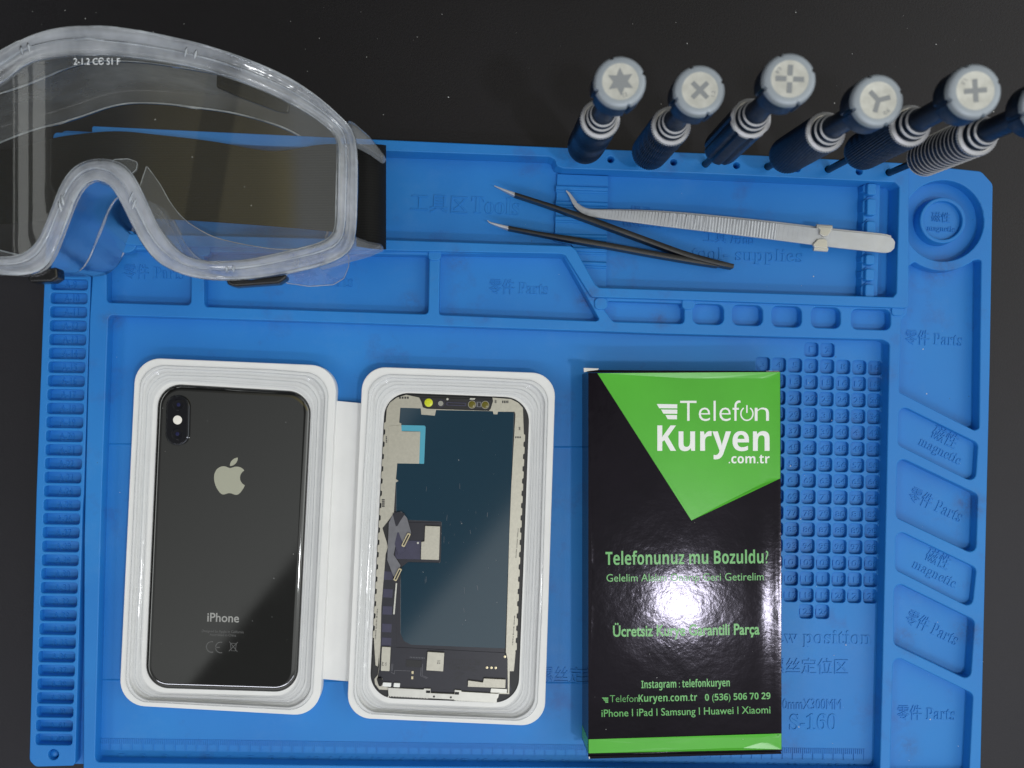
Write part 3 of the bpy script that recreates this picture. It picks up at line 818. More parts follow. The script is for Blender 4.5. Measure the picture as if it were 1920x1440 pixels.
# champagne metal frame, built as one C-shaped plate with toothed outer edges
outerL = []
ty = 250
edge = lambda y: 165 - (y - 250) * 0.053        # left outer edge in the local tracing frame
pts = [T_(545, 130), T_(420, 103), T_(330, 130), T_(262, 180), T_(232, 240)]
y = 262
while y < 1060:
    pts += [c7(edge(y) + 2, y), c7(edge(y) - 4, y + 3), c7(edge(y + 24) - 4, y + 27), c7(edge(y + 27) + 2, y + 30)]
    y += 46
pts += [c7(122, 1080), c7(128, 1175), c7(137, 1180), B_(180, 500), B_(178, 640), B_(165, 730), B_(128, 775), B_(135, 830), B_(180, 890), B_(275, 895), B_(272, 862), B_(218, 858),
        B_(215, 770), B_(160, 765), B_(180, 660), B_(195, 400), B_(203, 0), c7(166, 760), c7(175, 730), T_(190, 1390), T_(300, 1250), T_(318, 950), T_(345, 935), T_(320, 915), T_(333, 765), T_(545, 768), T_(555, 458), T_(372, 455), T_(372, 380), T_(352, 372), T_(362, 228),
        T_(560, 235), T_(565, 295), T_(695, 305), T_(708, 250), T_(1255, 262), T_(1262, 292), T_(1300, 292), T_(1304, 266), T_(1465, 268), T_(1472, 295), T_(1432, 1000), T_(1414, 1440), B_(1562, 480), B_(1580, 560), B_(1582, 925), B_(1400, 918), B_(1392, 935), B_(1600, 940), B_(1605, 690), B_(1650, 690), B_(1668, 490)]
edgeR = lambda y: 686 - (y - 300) * 0.0395
y = 1120
while y > 300:
    pts += [c7(edgeR(y) - 1, y), c7(edgeR(y) + 4, y - 3), c7(edgeR(y - 24) + 4, y - 27), c7(edgeR(y - 27) - 1, y - 30)]
    y -= 46
pts += [T_(1545, 230), T_(1500, 180), T_(1430, 145), T_(1250, 130), T_(1256, 165), T_(1235, 235), T_(1215, 258), T_(620, 238), T_(580, 225), T_(568, 180)]
q = MB(); q.slab(L(pts, LZ + .5), [], LZ + .5, LZ - .2, 0.08, 0.0, steps=2); fr = q.build('metal_frame', M['champagne'], lc)
# stamped marks on the frame: darker little bars
for conv, pts4 in ((T_, [(352, 122), (452, 132), (450, 152), (350, 142)]), (T_, [(1345, 160), (1410, 164), (1408, 188), (1343, 184)]), (T_, [(1272, 156), (1290, 158), (1288, 188), (1270, 186)]), (T_, [(1504, 414), (1520, 414), (1518, 446), (1502, 446)]), (T_, [(1470, 505), (1530, 510), (1528, 526), (1468, 522)]), (T_, [(222, 505), (235, 505), (232, 570), (220, 570)]), (T_, [(185, 1110), (212, 1115), (205, 1195), (180, 1190)])):
    mk_ = MB()
    for k in range(4):
        a, b = k / 4, k / 4 + 0.17
        if abs(pts4[1][0] - pts4[0][0]) > abs(pts4[3][1] - pts4[0][1]): f4 = [(pts4[0][0] + (pts4[1][0] - pts4[0][0]) * s, pts4[0][1] + (pts4[3][1] - pts4[0][1]) * h) for s, h in ((a, 0), (b, 0), (b, 1), (a, 1))]
        else: f4 = [(pts4[0][0] + (pts4[1][0] - pts4[0][0]) * h, pts4[0][1] + (pts4[3][1] - pts4[0][1]) * s) for s, h in ((a, 0), (b, 0), (b, 1), (a, 1))]
        mk_.flat(L([conv(*p) for p in f4], LZ + .52), LZ + .52)
    mk_.build('stamped_mark', M['ink'], fr, 0)
for row in range(3):
    mk_ = MB()
    for k in range(26):
        if k % 9 == 8: continue
        conv, x0, y0 = ((B_, 1660 - k * .9, 85 + k * 12.5), (B_, 163 - k * 0.9, 10 + k * 13), (c7, 664 - k * .35, 662 + k * 4.3))[row]
        s = random.uniform(5, 9) if conv is B_ else 2.4
        mk_.flat(L([conv(x0 - s, y0), conv(x0 + s * .4, y0), conv(x0 + s * .4, y0 + s * 1.1), conv(x0 - s, y0 + s * .9)], LZ + .525), LZ + .525 + .001 * (k % 3))
    mk_.build('stamped_code', M['ink'], fr, 0)
# teal tape corner and blank sticker
plate('tape', [(372, 395), (595, 400), (607, 412), (592, 770), (545, 768), (555, 458), (372, 452)], LZ, LZ + .42, M['teal'], 0.3, conv=T_)
plate('sticker', [(250, 405), (372, 395), (375, 455), (555, 460), (545, 766), (240, 748)], LZ + .4, LZ + .62, M['champagne'], 0.3, conv=T_)
# sensor slot at the top
sl = plate('sensor_strip', [(556, 128), (1248, 150), (1252, 170), (1236, 222), (1205, 248), (630, 226), (592, 212), (578, 160)], LZ - .2, LZ + .56, M['matte_black'], 0.4, conv=T_)
def disc(x, y, r, z, mat, name, parent, ring=None):
    p = W(x, y, z); q = MB(); q.lathe((p.x, p.y, z), (p.x, p.y, z + 1), [(0, r), (0.1, r * .92), (0.12, r * .3)], 28); o = q.build(name, mat, parent)
    if ring:
        q = MB(); q.tube([(p.x + r * math.cos(a), p.y + r * math.sin(a), z + .05) for a in [k * math.pi / 14 for k in range(28)]], 0.12, 6, True); q.build('lens_ring', ring, o)
    return o
disc(*T_(636, 180), 1.95, LZ + .58, M['yellow'], 'filter', sl)
disc(*T_(752, 187), 1.8, LZ + .58, M['matte_black'], 'sensor', sl, M['flex_light']); disc(*T_(752, 187), 1.3, LZ + .62, M['greylens'], 'sensor', sl)
disc(*T_(1054, 198), 1.75, LZ + .58, M['olive'], 'filter', sl, M['champagne']); disc(*T_(1182, 202), 1.75, LZ + .58, M['olive'], 'filter', sl, M['champagne'])
disc(*T_(817, 146), 0.55, LZ + .58, M['silver'], 'pin', sl)
plate('speaker_grille', [(805, 172), (1000, 180), (998, 214), (804, 206)], LZ + .5, LZ + .8, M['flex_light'], 0.5, sl, [[(818, 182), (988, 189), (987, 204), (817, 197)]], conv=T_)
plate('bracket', [(1035, 134), (1090, 136), (1078, 152), (1030, 150)], LZ + .5, LZ + .7, M['silver'], 0.1, sl, conv=T_)
plate('bracket', [(1098, 170), (1142, 172), (1142, 224), (1098, 222)], LZ + .5, LZ + .66, M['flex_grey'], 0.1, sl, [[(1112, 178), (1134, 179), (1134, 216), (1112, 215)]], conv=T_)
# flex cable folded across the film, with connector heads
fl = plate('flex_cable', [(240, 640), (376, 638), (372, 788), (250, 786), (224, 806), (212, 810), (205, 1108), (148, 1108), (152, 830), (165, 770)], LZ + .1, LZ + .3, M['flex'], 0.5, conv=c7)
plate('violet_strip', [(205, 705), (300, 708), (296, 778), (200, 776)], LZ + .2, LZ + .46, M['flex_light'], 0.3, fl, conv=c7)
for y0 in (822, 888, 952, 1018, 1070):
    plate('violet_patch', [(161 - (y0 - 800) * .035, y0), (196 - (y0 - 800) * .03, y0 + 2), (194 - (y0 - 800) * .03, y0 + 34), (159 - (y0 - 800) * .035, y0 + 32)], LZ + .2, LZ + .36, M['flex_light'], 0.15, fl, conv=c7)
plate('grey_ribbon', [(196, 602), (226, 598), (246, 622), (262, 678), (236, 730), (206, 714), (196, 760), (222, 800), (212, 840), (196, 844), (172, 780), (178, 640)], LZ + .9, LZ + 1.1, M['flex_grey'], 0.8, fl, conv=c7)
plate('ribbon_fold', [(192, 606), (214, 598), (240, 606), (222, 632), (206, 660)], LZ + 1.0, LZ + 1.25, M['flex'], 0.5, fl, conv=c7)
plate('violet_strip', [(212, 668), (240, 742), (214, 762), (200, 720)], LZ + 1.0, LZ + 1.2, M['flex_light'], 0.4, fl, conv=c7)
plate('light_edge', [(204, 866), (209, 866), (200, 984), (194, 984)], LZ + .2, LZ + .7, M['silver'], 0.1, fl, conv=c7)
for (x0, y0), (x1, y1) in (((255, 680), (230, 730)), ((222, 812), (200, 858))):
    dx, dy = x1 - x0, y1 - y0; ln = math.hypot(dx, dy); nx, ny = -dy / ln * 6.5, dx / ln * 6.5
    cn = plate('connector', [(x0 + nx, y0 + ny), (x1 + nx, y1 + ny), (x1 - nx, y1 - ny), (x0 - nx, y0 - ny)], LZ + 1.0, LZ + 2.0, M['gold'], 0.5, fl, conv=c7)
    nx *= .45; ny *= .45
    plate('socket', [(x0 + nx + dx * .1, y0 + ny + dy * .1), (x1 + nx - dx * .1, y1 + ny - dy * .1), (x1 - nx - dx * .1, y1 - ny - dy * .1), (x0 - nx + dx * .1, y0 - ny + dy * .1)], LZ + 1.9, LZ + 2.06, M['matte_black'], 0.2, cn, conv=c7)
plate('shield_can', [(314, 652), (370, 654), (366, 780), (298, 778), (300, 712), (312, 710)], LZ + .2, LZ + 1.3, M['champagne'], 0.3, conv=c7)
disc(*c7(287, 716), 0.5, LZ + .5, M['silver'], 'solder_dot', fl)
# bottom board
bd = plate('driver_board', [(188, 1106), (612, 1128), (626, 1160), (622, 1266), (580, 1280), (430, 1268), (150, 1258), (145, 1110)], LZ + .1, LZ + .32, M['flex'], 0.4, conv=c7)
plate('shield_can', [(210, 422), (305, 427), (292, 690), (198, 685)], LZ + .3, LZ + 1.4, M['tin'], 0.3, bd, conv=B_)
plate('chip', [(708, 478), (890, 490), (878, 692), (694, 680)], LZ + .3, LZ + 1.5, M['tin'], 0.2, bd, conv=B_)
plate('black_pad', [(474, 562), (646, 572), (640, 650), (470, 640)], LZ + .3, LZ + .4, M['matte_black'], 0.2, bd, conv=B_)
plate('stepped_bracket', [(1150, 790), (1312, 812), (1322, 768), (1560, 780), (1556, 874), (1146, 860)], LZ + .3, LZ + 1.4, M['champagne'], 0.2, bd, conv=B_)
plate('foil', [(1400, 876), (1575, 884), (1572, 932), (1392, 922)], LZ + .3, LZ + .8, M['silver'], 0.2, bd, conv=B_)
plate('white_block', [(222, 812), (314, 818), (308, 862), (214, 856)], LZ + .3, LZ + 1.2, M['print_white'], 0.3, bd, conv=B_)
plate('white_block', [(342, 818), (408, 822), (404, 866), (334, 862)], LZ + .3, LZ + 1.2, M['print_white'], 0.3, bd, conv=B_)
plate('black_plug', [(150, 765), (205, 762), (218, 800), (205, 860), (175, 850), (160, 800)], LZ + .3, LZ + 1.3, M['black_plastic'], 0.6, bd, conv=B_)
for x, y in ((1356, 650), (1404, 651), (1451, 653), (1551, 531)): disc(*B_(x, y), 0.62, LZ + .34, M['gold'], 'contact', bd)
for x, y in ((545, 705), (541, 762)): plate('contact', [(x - 11, y - 18), (x + 11, y - 18), (x + 10, y + 16), (x - 12, y + 16)], LZ + .3, LZ + .5, M['gold'], 0.1, bd, conv=B_)
q = MB()
for k in range(10): q.flat(L([B_(516 + k * 17, 530 + k), B_(521 + k * 17, 530 + k), B_(520 + k * 17, 545 + k), B_(515 + k * 17, 545 + k)], LZ + .34), LZ + .34)
for pl in ([(350, 680), (520, 688)], [(350, 680), (345, 722)], [(640, 600), (632, 740), (700, 770)], [(655, 610), (648, 735), (712, 762)], [(310, 700), (345, 722)], [(318, 610), (310, 690)], [(330, 608), (322, 690)]):
    stroke(q, [B_(*p) for p in pl], 0.14, LZ + .345)
q.build('circuit_trace', M['flex_grey'], bd, 0)
q = MB()
text(q, 'G1227/12-28', B_(915, 618), B_(1280, 625), 10.5, LZ + .35, 0, 0.0)
text(q, '103412-PG-', B_(945, 670), B_(1245, 692), 8, LZ + .35, 0, 0.01)
q.build('stamped_code', M['ink'], bd, 0); q = MB()
text(q, 'OC', B_(262, 628), B_(262, 590), 3.4, LZ + 1.42, 0, 0.01)
text(q, 'F9', B_(230, 628), B_(230, 588), 3.4, LZ + 1.42, 0, 0.01)
q.build('chip_mark', M['ink'], bd, 0); q = MB()
text(q, 'OT', B_(814, 586), B_(848, 588), 2.6, LZ + 1.52, 0, 0.01); text(q, 'ES', B_(812, 608), B_(846, 610), 2.6, LZ + 1.52, 0, 0.01)
q.build('chip_mark', M['ink'], bd, 0); q = MB()
stroke(q, [B_(1000, 735), B_(1030, 705), B_(1105, 712), B_(1015, 775)], 0.35, LZ + .355)
q.build('pen_mark', M['ink'], bd, 0)
tb = [(275, 870)]
tb += [(660, 890), (672, 878), (740, 882), (742, 930), (1000, 940), (1004, 893), (1075, 900), (1080, 914), (1470, 935), (1490, 930), (1478, 980), (1466, 990), (1462, 1040)]
x = 1448
while x > 1015:
    yy = 1005 + (x - 1000) * .055
    tb += [(x, yy + 14), (x - 9, yy + 2), (x - 21, yy + 2), (x - 30, yy + 14)]; x -= 30.5
tb += [(1000, 1000), (712, 985)]
x = 700
while x > 300:
    yy = 958 + (x - 285) * .055
    tb += [(x, yy + 14), (x - 9, yy + 2), (x - 21, yy + 2), (x - 30, yy + 14)]; x -= 30.5
tb += [(285, 975)]
q = MB(); q.slab(L([B_(*p) for p in tb], LZ + 1.2), [], LZ + 1.2, LZ - .5, 0.1, 0.0, steps=2); rail = q.build('bottom_rail', M['silver'], lc)
for x, y in ((778, 966), (962, 975)): disc(*B_(x, y), 0.5, LZ + 1.22, M['matte_black'], 'screw_hole', rail)
for x, y in ((692, 908), (1006, 925)): plate('latch', [(x, y - 6), (x + 46, y - 4), (x + 44, y + 22), (x - 2, y + 20)], LZ + 1.1, LZ + 1.5, M['black_plastic'], 0.1, rail, conv=B_)

# ------------------------------------------------------------------ printed box
bx = thing('phone_part_box', 'glossy black and green printed card box standing on the mat floor', 'box', (*W(1283, 1050, 0), 0))
BZ = 20.0
c8 = lambda x, y: (1070 + x / 1.846, 660 + y / 1.846)
top = [W(*c8(61, 72), BZ), W(*c8(724.5, 68), BZ), W(*c8(729, 1380), BZ), W(*c8(61, 1395), BZ)]
def bow(x, y):
    # the lid lifts a little towards its long free edge and is never quite flat
    e = max(0.0, x - (W(1462, 1000, BZ).x - 10.5))
    return min(0.55, 0.0052 * e * e) + 0.012 * math.sin(x * 0.21 + 0.9) * math.sin(y * 0.13) + 0.0012 * math.sin(x * 0.83 + 1.7 * math.sin(y * 0.31)) * math.sin(y * 0.61 + x * 0.2)
def gridpts(loop, step=1.6):
    l = ccw(loop); inn_ = offset(l, -0.5 * step); xs = [p.x for p in l]; ys = [p.y for p in l]; out = []
    x = min(xs)
    while x < max(xs):
        y = min(ys)
        while y < max(ys):
            if inside((x, y), inn_): out.append((x, y))
            y += step * 1.5
        x += step
    return out
def bowed(mb, loop, z):
    V_, T2 = fill(ccw(loop), [], gridpts(loop)); mb.add([(p.x, p.y, z + bow(p.x, p.y)) for p in V_], T2)
mb = MB(); lt = fillet(ccw(top), 0.5, 3)
for a, b in zip(top, top[1:] + top[:1]):
    n = 60; r0, r1 = [], []
    for k in range(n + 1):
        p = a.lerp(b, k / n); r0.append(Vector((p.x, p.y, 0.02))); r1.append(Vector((p.x, p.y, BZ + bow(p.x, p.y))))
    mb.loft([r0, r1], False)
bowed(mb, top, BZ)
bb = mb.build('carton', M['box_black'], bx)
PZ2 = BZ + 0.03
mb = MB()
bowed(mb, L([c8(92.5, 73.5), c8(723.4, 69.5), c8(724.2, 437), c8(418, 583)], PZ2), PZ2)
gb = [c8(62.2, 1341), c8(728.0, 1319), c8(728.2, 1374), c8(62.2, 1389)]
mb.build('green_panel', M['box_green'], bx, 0)
mb = MB(); bowed(mb, L(gb, PZ2), PZ2)
a, b = W(*gb[0], BZ), W(*gb[3], BZ)
mb.add([(a.x - .23, a.y, BZ - .6), (b.x - .23, b.y + .3, BZ - .6), (b.x - .23, b.y + .3, 0.2), (a.x - .23, a.y, 0.2)], [(0, 3, 2, 1)])
mb.build('green_band', M['box_green'], bx, 0)
# open end flaps: thin card lips showing a raw edge
def lip(name, pts, z0, z1, mat):
    q = MB(); q.slab(L(pts, z1), [], z1, z0, 0.05, 0.0, True, 1); return q.build(name, mat, bx)
lip('end_flap', [c8(48, 62), c8(722, 66), c8(724, 70.5), c8(60, 70.5)], 17.0, 18.4, M['box_black'])
lip('flap_edge', [c8(45, 55), c8(98, 57), c8(94, 62), c8(62, 66), c8(46, 70)], 18.0, 18.6, M['paper'])
lip('flap_edge', [c8(676, 65.5), c8(722, 65.5), c8(722, 68), c8(678, 67.6)], 19.0, 19.6, M['paper'])
lip('end_flap', [c8(60, 1397.5), c8(728, 1383), c8(730, 1391), c8(66, 1408)], 15.8, 16.8, M['box_black'])
lip('flap_edge', [c8(62, 1401), c8(66, 1401), c8(67, 1408), c8(64, 1409)], 16.0, 17.0, M['paper'])
mb = MB()
def pr(s, x0, x1, y0, cap, off=0.0, y1=None):
    text(mb, s, c8(x0, y0), c8(x1, y0 if y1 is None else y1), cap / 1.846, PZ2 + .03, 0, off)
pr('Telef', 379, 588, 239, 71, -0.008); pr('n', 637, 686, 239, 71, -0.008)
pr(bold('Kuryen'), 300, 688, 342, 84, 0.0); pr(bold('.com.tr'), 547, 688, 385, 30)
for q4 in ([(298, 180), (369, 181), (369, 195), (306, 194.5)], [(313, 199), (369, 199.5), (369, 214), (321, 213.5)], [(328, 218), (368, 218.5), (368, 233), (336, 232.5)]):
    mb.flat(L([c8(*p) for p in q4], PZ2 + .03), PZ2 + .03)
stroke(mb, [c8(610 + 21 * math.sin(a), 213.5 - 23 * math.cos(a)) for a in [0.55 + k * (2 * math.pi - 1.1) / 24 for k in range(25)]], 0.62, PZ2 + .03)
stroke(mb, [c8(610, 184), c8(610, 211)], 0.62, PZ2 + .033)
mb.v = [Vector((v.x, v.y, v.z + bow(v.x, v.y))) for v in mb.v]
mb.build('white_lettering', M['print_white'], bx, 0)
mb = MB()
pr(bold('Telefonunuz mu Bozuldu?'), 121, 684, 737, 43, 0.0, 731)
pr('Gelelim Alalım Onarıp Geri Getirelim', 124, 668, 795, 26, 0.0, 790)
pr('Ücretsiz Kurye Garantili Parça', 147, 654, 985, 37, 0.022, 977)
pr(bold('Instagram : telefonkuryen'), 245, 551, 1164, 25, 0.0, 1157)
pr('Telefon', 136, 233, 1212, 24, -0.012, 1211); pr(bold('Kuryen.com.tr'), 235, 438, 1211, 24, -0.004, 1207)
pr(bold('0 (536) 506 70 29'), 465, 691, 1207, 22, 0.0, 1201)
pr('iPhone l iPad l Samsung l Huawei l Xiaomi', 107, 691, 1263, 25, 0.004, 1250)
for q4 in ([(108, 1196), (130, 1196), (130, 1200.5), (111, 1200.5)], [(113, 1202.5), (130, 1202.5), (130, 1207), (116, 1207)], [(118, 1209), (130, 1209), (130, 1214), (121, 1214)]):
    mb.flat(L([c8(*p) for p in q4], PZ2 + .03), PZ2 + .03)
mb.v = [Vector((v.x, v.y, v.z + bow(v.x, v.y))) for v in mb.v]
mb.build('green_lettering', M['print_green'], bx, 0)

# ------------------------------------------------------------------ tweezers
def ribbon(mb, cl, hw, zt, th, zfun=None, tilt=None):
    """flat bar along pixel centreline cl; hw half widths (px), zt top heights, th thickness (mm)"""
    n = len(cl); pts = [W(c[0], c[1], zt[i]) for i, c in enumerate(cl)]
    rings = []
    for i, p in enumerate(pts):
        d = (pts[min(n - 1, i + 1)] - pts[max(0, i - 1)]).normalized(); m = Vector((-d.y, d.x)); h = hw[i] / S * (1 - zt[i] / D)
        z = zt[i] + (zfun(i) if zfun else 0); b = min(0.18, h * 0.4)
        t_ = th[i] if isinstance(th, list) else th
        rings.append([(p + m * h).to_3d() + Vector((0, 0, z - t_)), (p + m * h).to_3d() + Vector((0, 0, z - b * .6)), (p + m * (h - b)).to_3d() + Vector((0, 0, z)),
                      (p - m * (h - b)).to_3d() + Vector((0, 0, z)), (p - m * h).to_3d() + Vector((0, 0, z - b * .6)), (p - m * h).to_3d() + Vector((0, 0, z - t_))])
    mb.loft(rings, True, True, True)
def profile(keys, n):
    P_ = catmull([Vector((k[0], k[1], k[2])) for k in keys], 12)
    Q_ = catmull([Vector((k[3], 0, 0)) for k in keys], 12)
    out = [(a.x, a.y, a.z, b.x) for a, b in zip(P_, Q_)]
    rs = resample([Vector((o[0], o[1], 0)) for o in out], n)
    res = []
    for r in rs:
        k = min(range(len(out)), key=lambda j: (out[j][0] - r.x) ** 2 + (out[j][1] - r.y) ** 2)
        res.append((r.x, r.y, out[k][2], max(0.3, out[k][3])))
    return res
tw = thing('tweezers', 'black coated tweezers with bare silver tips, lying open on its side', 'tweezers', (*W(1200, 440, 2), 2))
armA = [(965, 363, 3, 7.6), (1030, 384, 4, 9), (1100, 408, 7, 9.2), (1160, 430, 7, 9.5), (1220, 452, 7, 8.5), (1290, 477, 7, 8), (1350, 493, 6.5, 8), (1376, 499, 5.5, 7)]
armB = [(953, 426, 3.6, 7.8), (1010, 437, 3.8, 9), (1080, 449, 7, 9.5), (1150, 461, 7, 9), (1220, 474, 7, 8), (1300, 488, 6.5, 7.5), (1350, 496, 6, 6)]
for arm_, tip in ((armA, [(927, 348, 1.0, 6.5), (946, 356, 3.2, 7), (966, 364, 5.8, 7.6)]), (armB, [(914, 413, 1.0, 6.5), (922, 418, 2.6, 7), (954, 427, 5.6, 7.8)])):
    pf = profile([(a, b, d_, c / 2 + 1.2) for a, b, c, d_ in arm_], 60)
    q = MB(); ribbon(q, [(a[0], a[1]) for a in pf], [a[3] for a in pf], [a[2] for a in pf], 6.0)
    ao = q.build('arm', M['black_coat'], tw)
    pf = profile([(a, b, d_, max(.35, c / 2)) for a, b, c, d_ in tip], 16)
    q = MB(); ribbon(q, [(a[0], a[1]) for a in pf], [a[3] for a in pf], [a[2] for a in pf], [1.2 + 3 * i / 15 for i in range(16)])
    q.build('tip', M['steel'], ao)
ts = thing('tweezers', 'silver bent-tip tweezers with ribbed grip and sliding clip, lying flat', 'tweezers', (*W(1400, 425, 5), 4))
keys = [(1062, 357, 5, .9), (1069, 366, 5.2, 2.0), (1076, 378, 5.5, 3.2), (1085, 389, 6, 4.6), (1097, 396, 6.5, 5.6), (1115, 400, 7, 7), (1180, 405, 8, 10.5), (1250, 411.5, 9, 13.2), (1350, 422, 10, 14.6), (1455, 434, 10.8, 15.6), (1560, 447, 11, 16), (1640, 455.5, 11, 16.3), (1662, 458, 11, 15.8), (1672, 459, 11, 12.5), (1677.5, 459.7, 11, 6)]
pf = profile(keys, 1500)
rib = lambda i: (0.12 * math.sin(2 * math.pi * (pf[i][0] - 1256) / 5.6) if 1256 < pf[i][0] < 1456 else 0)
q = MB(); ribbon(q, [(a[0], a[1]) for a in pf], [a[3] for a in pf], [a[2] for a in pf], 1.4, rib); q.build('arm', M['steel'], ts, 20)
q = MB(); ribbon(q, [(a[0] + .5, a[1] - 1.2 - 2.2 * min(1, max(0, (a[0] - 1090) / 200))) for a in pf[::20]], [a[3] * .97 for a in pf[::20]], [a[2] - 2.6 for a in pf[::20]], 1.4); q.build('arm', M['steel'], ts, 20)
# sliding clip: two lugs folded over the edges
for sgn, pts in ((1, [(1531, 424), (1561, 427), (1557, 436), (1552, 442), (1544, 443), (1537, 438), (1538, 430)]), (-1, [(1524, 459), (1534, 448), (1546, 447.5), (1551, 451), (1552, 466), (1528, 463)])):
    q = MB(); q.slab(fillet(L(pts, 12.2), 0.5, 3), [], 12.2, 11.2, 0.25, 0.1, True); ck = q.build('clip', M['clip_steel'], ts)
    yy = 424.5 if sgn > 0 else 465.5
    q = MB(); a, b = W(1531 if sgn > 0 else 1526, yy, 11), W(1560 if sgn > 0 else 1552, yy + 2, 11)
    q.tube([(a.x, a.y, 10.5), (b.x, b.y, 10.5)], 1.2, 10); q.build('fold', M['clip_steel'], ck)

# ------------------------------------------------------------------ precision screwdrivers standing in the ledge
def driver(base, cap, ztop, kind, sym, label, txt=None, trot=0.0):
    z0 = 8.5; b = W(*base, z0); c = W(*cap, ztop)
    p0, p1 = Vector((b.x, b.y, z0)), Vector((c.x, c.y, ztop))
    ln = (p1 - p0).length; ax = (p1 - p0).normalized()
    t = thing('screwdriver', label, 'screwdriver', (b.x, b.y, z0), 'precision screwdrivers standing in the mat ledge')
    H = lambda d: ln - d                                    # distance below the crown
    q = MB(); q.lathe(p0, p1, [(-9, 1.5), (0, 1.55), (H(101), 1.6), (H(98), 2.0)], 24); q.build('shaft', M['navy'], t)
    R = 8.0
    lo, hi = H(91), H(45.5)
    if kind == 'diamond': seg, mod = 144, (lambda a, h: 0.36 * (abs(math.sin(18 * a + h * 1.5)) + abs(math.sin(18 * a - h * 1.5)) - 1.2))
    elif kind == 'straight': seg, mod = 192, (lambda a, h: 0.30 * math.sin(48 * a + h * 0.18))
    elif kind == 'flute': seg, mod = 144, (lambda a, h: -0.95 * max(0, math.cos(8 * a)) ** 3)
    elif kind == 'spiral': seg, mod = 192, (lambda a, h: 0.24 * math.sin(44 * a + h * 0.55))
    elif kind == 'spiral2': seg, mod = 192, (lambda a, h: 0.22 * math.sin(46 * a + h * 0.30))
    else: seg, mod = 120, (lambda a, h: 0.10 * math.sin(40 * a))
    prof = [(lo - 6, 3.3), (lo - 1.5, 4.0)]
    if kind == 'flute': prof = [(lo - 8, 3.4), (lo - 4, 3.6)]
    q = MB(); q.lathe(p0, p1, [(H(99), 2.2), (H(97), 3.0), (H(91), 3.5), (H(90), 4.2)], 32); col_ = q.build('nose', M['navy'], t)
    n = 46
    rings = []
    for k in range(n + 1):
        h = lo + (hi - lo) * k / n
        e = min(1, (k / n) / 0.14); r = R * (0.55 + 0.45 * math.sqrt(max(0, 1 - (1 - e) ** 2)))
        if kind == 'thread': r += -0.35 + 0.0 * k
        rings.append((h, r))
    q = MB(); q.lathe(p0, p1, rings, seg, lambda a, h: mod(a, h) * min(1, max(0, (h - lo) / 5)), True, True); g = q.build('grip', M['navy'], t, 60 if kind != 'flute' else 30)
    if kind == 'thread':
        q = MB()
        a0 = Vector((1, 0, 0)) - ax * ax.x; a0.normalize(); b0 = ax.cross(a0)
        for k in range(13):
            h = lo + 4.5 + k * 3.15
            q.tube([p0 + ax * h + (a0 * math.cos(a) + b0 * math.sin(a)) * (R - .15 + .05 * math.sin(30 * a)) for a in [i * math.pi / 48 for i in range(96)]], 0.24, 6, True)
        q.build('grip_thread', M['alu'], g)
    # stepped bright collar
    rmod = (lambda a, h: 0.15 * math.sin(48 * a)) if kind != 'flute' else (lambda a, h: -0.95 * max(0, math.cos(8 * a)) ** 3)
    q = MB(); q.lathe(p0, p1, [(H(46), R - .1), (H(45.2), R + .1), (H(44.6), R - .25)], 192 if kind != 'flute' else 144, rmod, False, False)
    q.lathe(p0, p1, [(H(44.6), R - .25), (H(43.9), R - 1.3), (H(43.9), R - 1.7)], 64, None, False, False)
    q.lathe(p0, p1, [(H(41.4), 6.1), (H(40.9), 6.1), (H(40.4), 5.5)], 64, None, False, False)
    q.lathe(p0, p1, [(H(38.4), 5.2), (H(37.9), 5.2), (H(37.4), 4.6)], 64, None, False, False)
    q.build('collar', M['alu'], t, 30)
    q = MB(); q.lathe(p0, p1, [(H(44.4), R - 1.6), (H(44.3), 5.7), (H(41.5), 5.7), (H(41.4), 6.0), (H(40.4), 5.5), (H(40.3), 4.9), (H(38.5), 4.9), (H(38.4), 5.15), (H(37.4), 4.6), (H(37.3), 4.2), (H(13), 4.2), (H(11.5), 4.5)], 64, None, True, True)
    q.build('spindle', M['navy'], t)
    notch = lambda a, h: -0.75 * (1 if abs(math.sin(2 * (a - 0.35))) < 0.16 else 0)
    q = MB(); q.lathe(p0, p1, [(H(12.5), 4.4), (H(11.2), 8.6), (H(10.2), 9.3), (H(2.4), 9.35), (H(2.3), 9.2)], 144, notch, True, True); cp = q.build('cap', M['navy'], t)
    q = MB(); q.lathe(p0, p1, [(H(2.3), 9.3), (H(1.0), 9.2), (H(0.3), 8.7), (H(0), 8.0), (H(0), 6.5)], 144, lambda a, h: notch(a, h) * (1 if h < H(0.5) else 0.5 if h < H(0.1) else 0), False, False)
    q.build('cap_rim', M['cap_grey'], cp)
    q = MB(); q.lathe(p0, p1, [(H(0.0), 6.55), (H(0.02), 6.3), (H(0.02), 2.0)], 64, None, False, True); ds = q.build('cap_disc', M['disc'], cp)
    # symbol and size printed on the disc, in the plane of the disc
    a0 = Vector((1, 0, 0)) - ax * ax.x; a0.normalize(); b0 = ax.cross(a0)
    tp = p0 + ax * (ln + 0.06)
    q = MB()
    def poly(pts, lift=0.0):
        V_, T2 = fill(ccw([Vector(p) for p in pts]))
        q.add([tp + a0 * p.x + b0 * p.y + ax * lift for p in V_], T2)
    def bar(ang, r0, r1, w, lift=0.0):
        c_, s_ = math.cos(ang), math.sin(ang)
        poly([(r0 * c_ - w * s_, r0 * s_ + w * c_), (r1 * c_ - w * s_, r1 * s_ + w * c_), (r1 * c_ + w * s_, r1 * s_ - w * c_), (r0 * c_ + w * s_, r0 * s_ - w * c_)], lift)
    typ, rot = sym
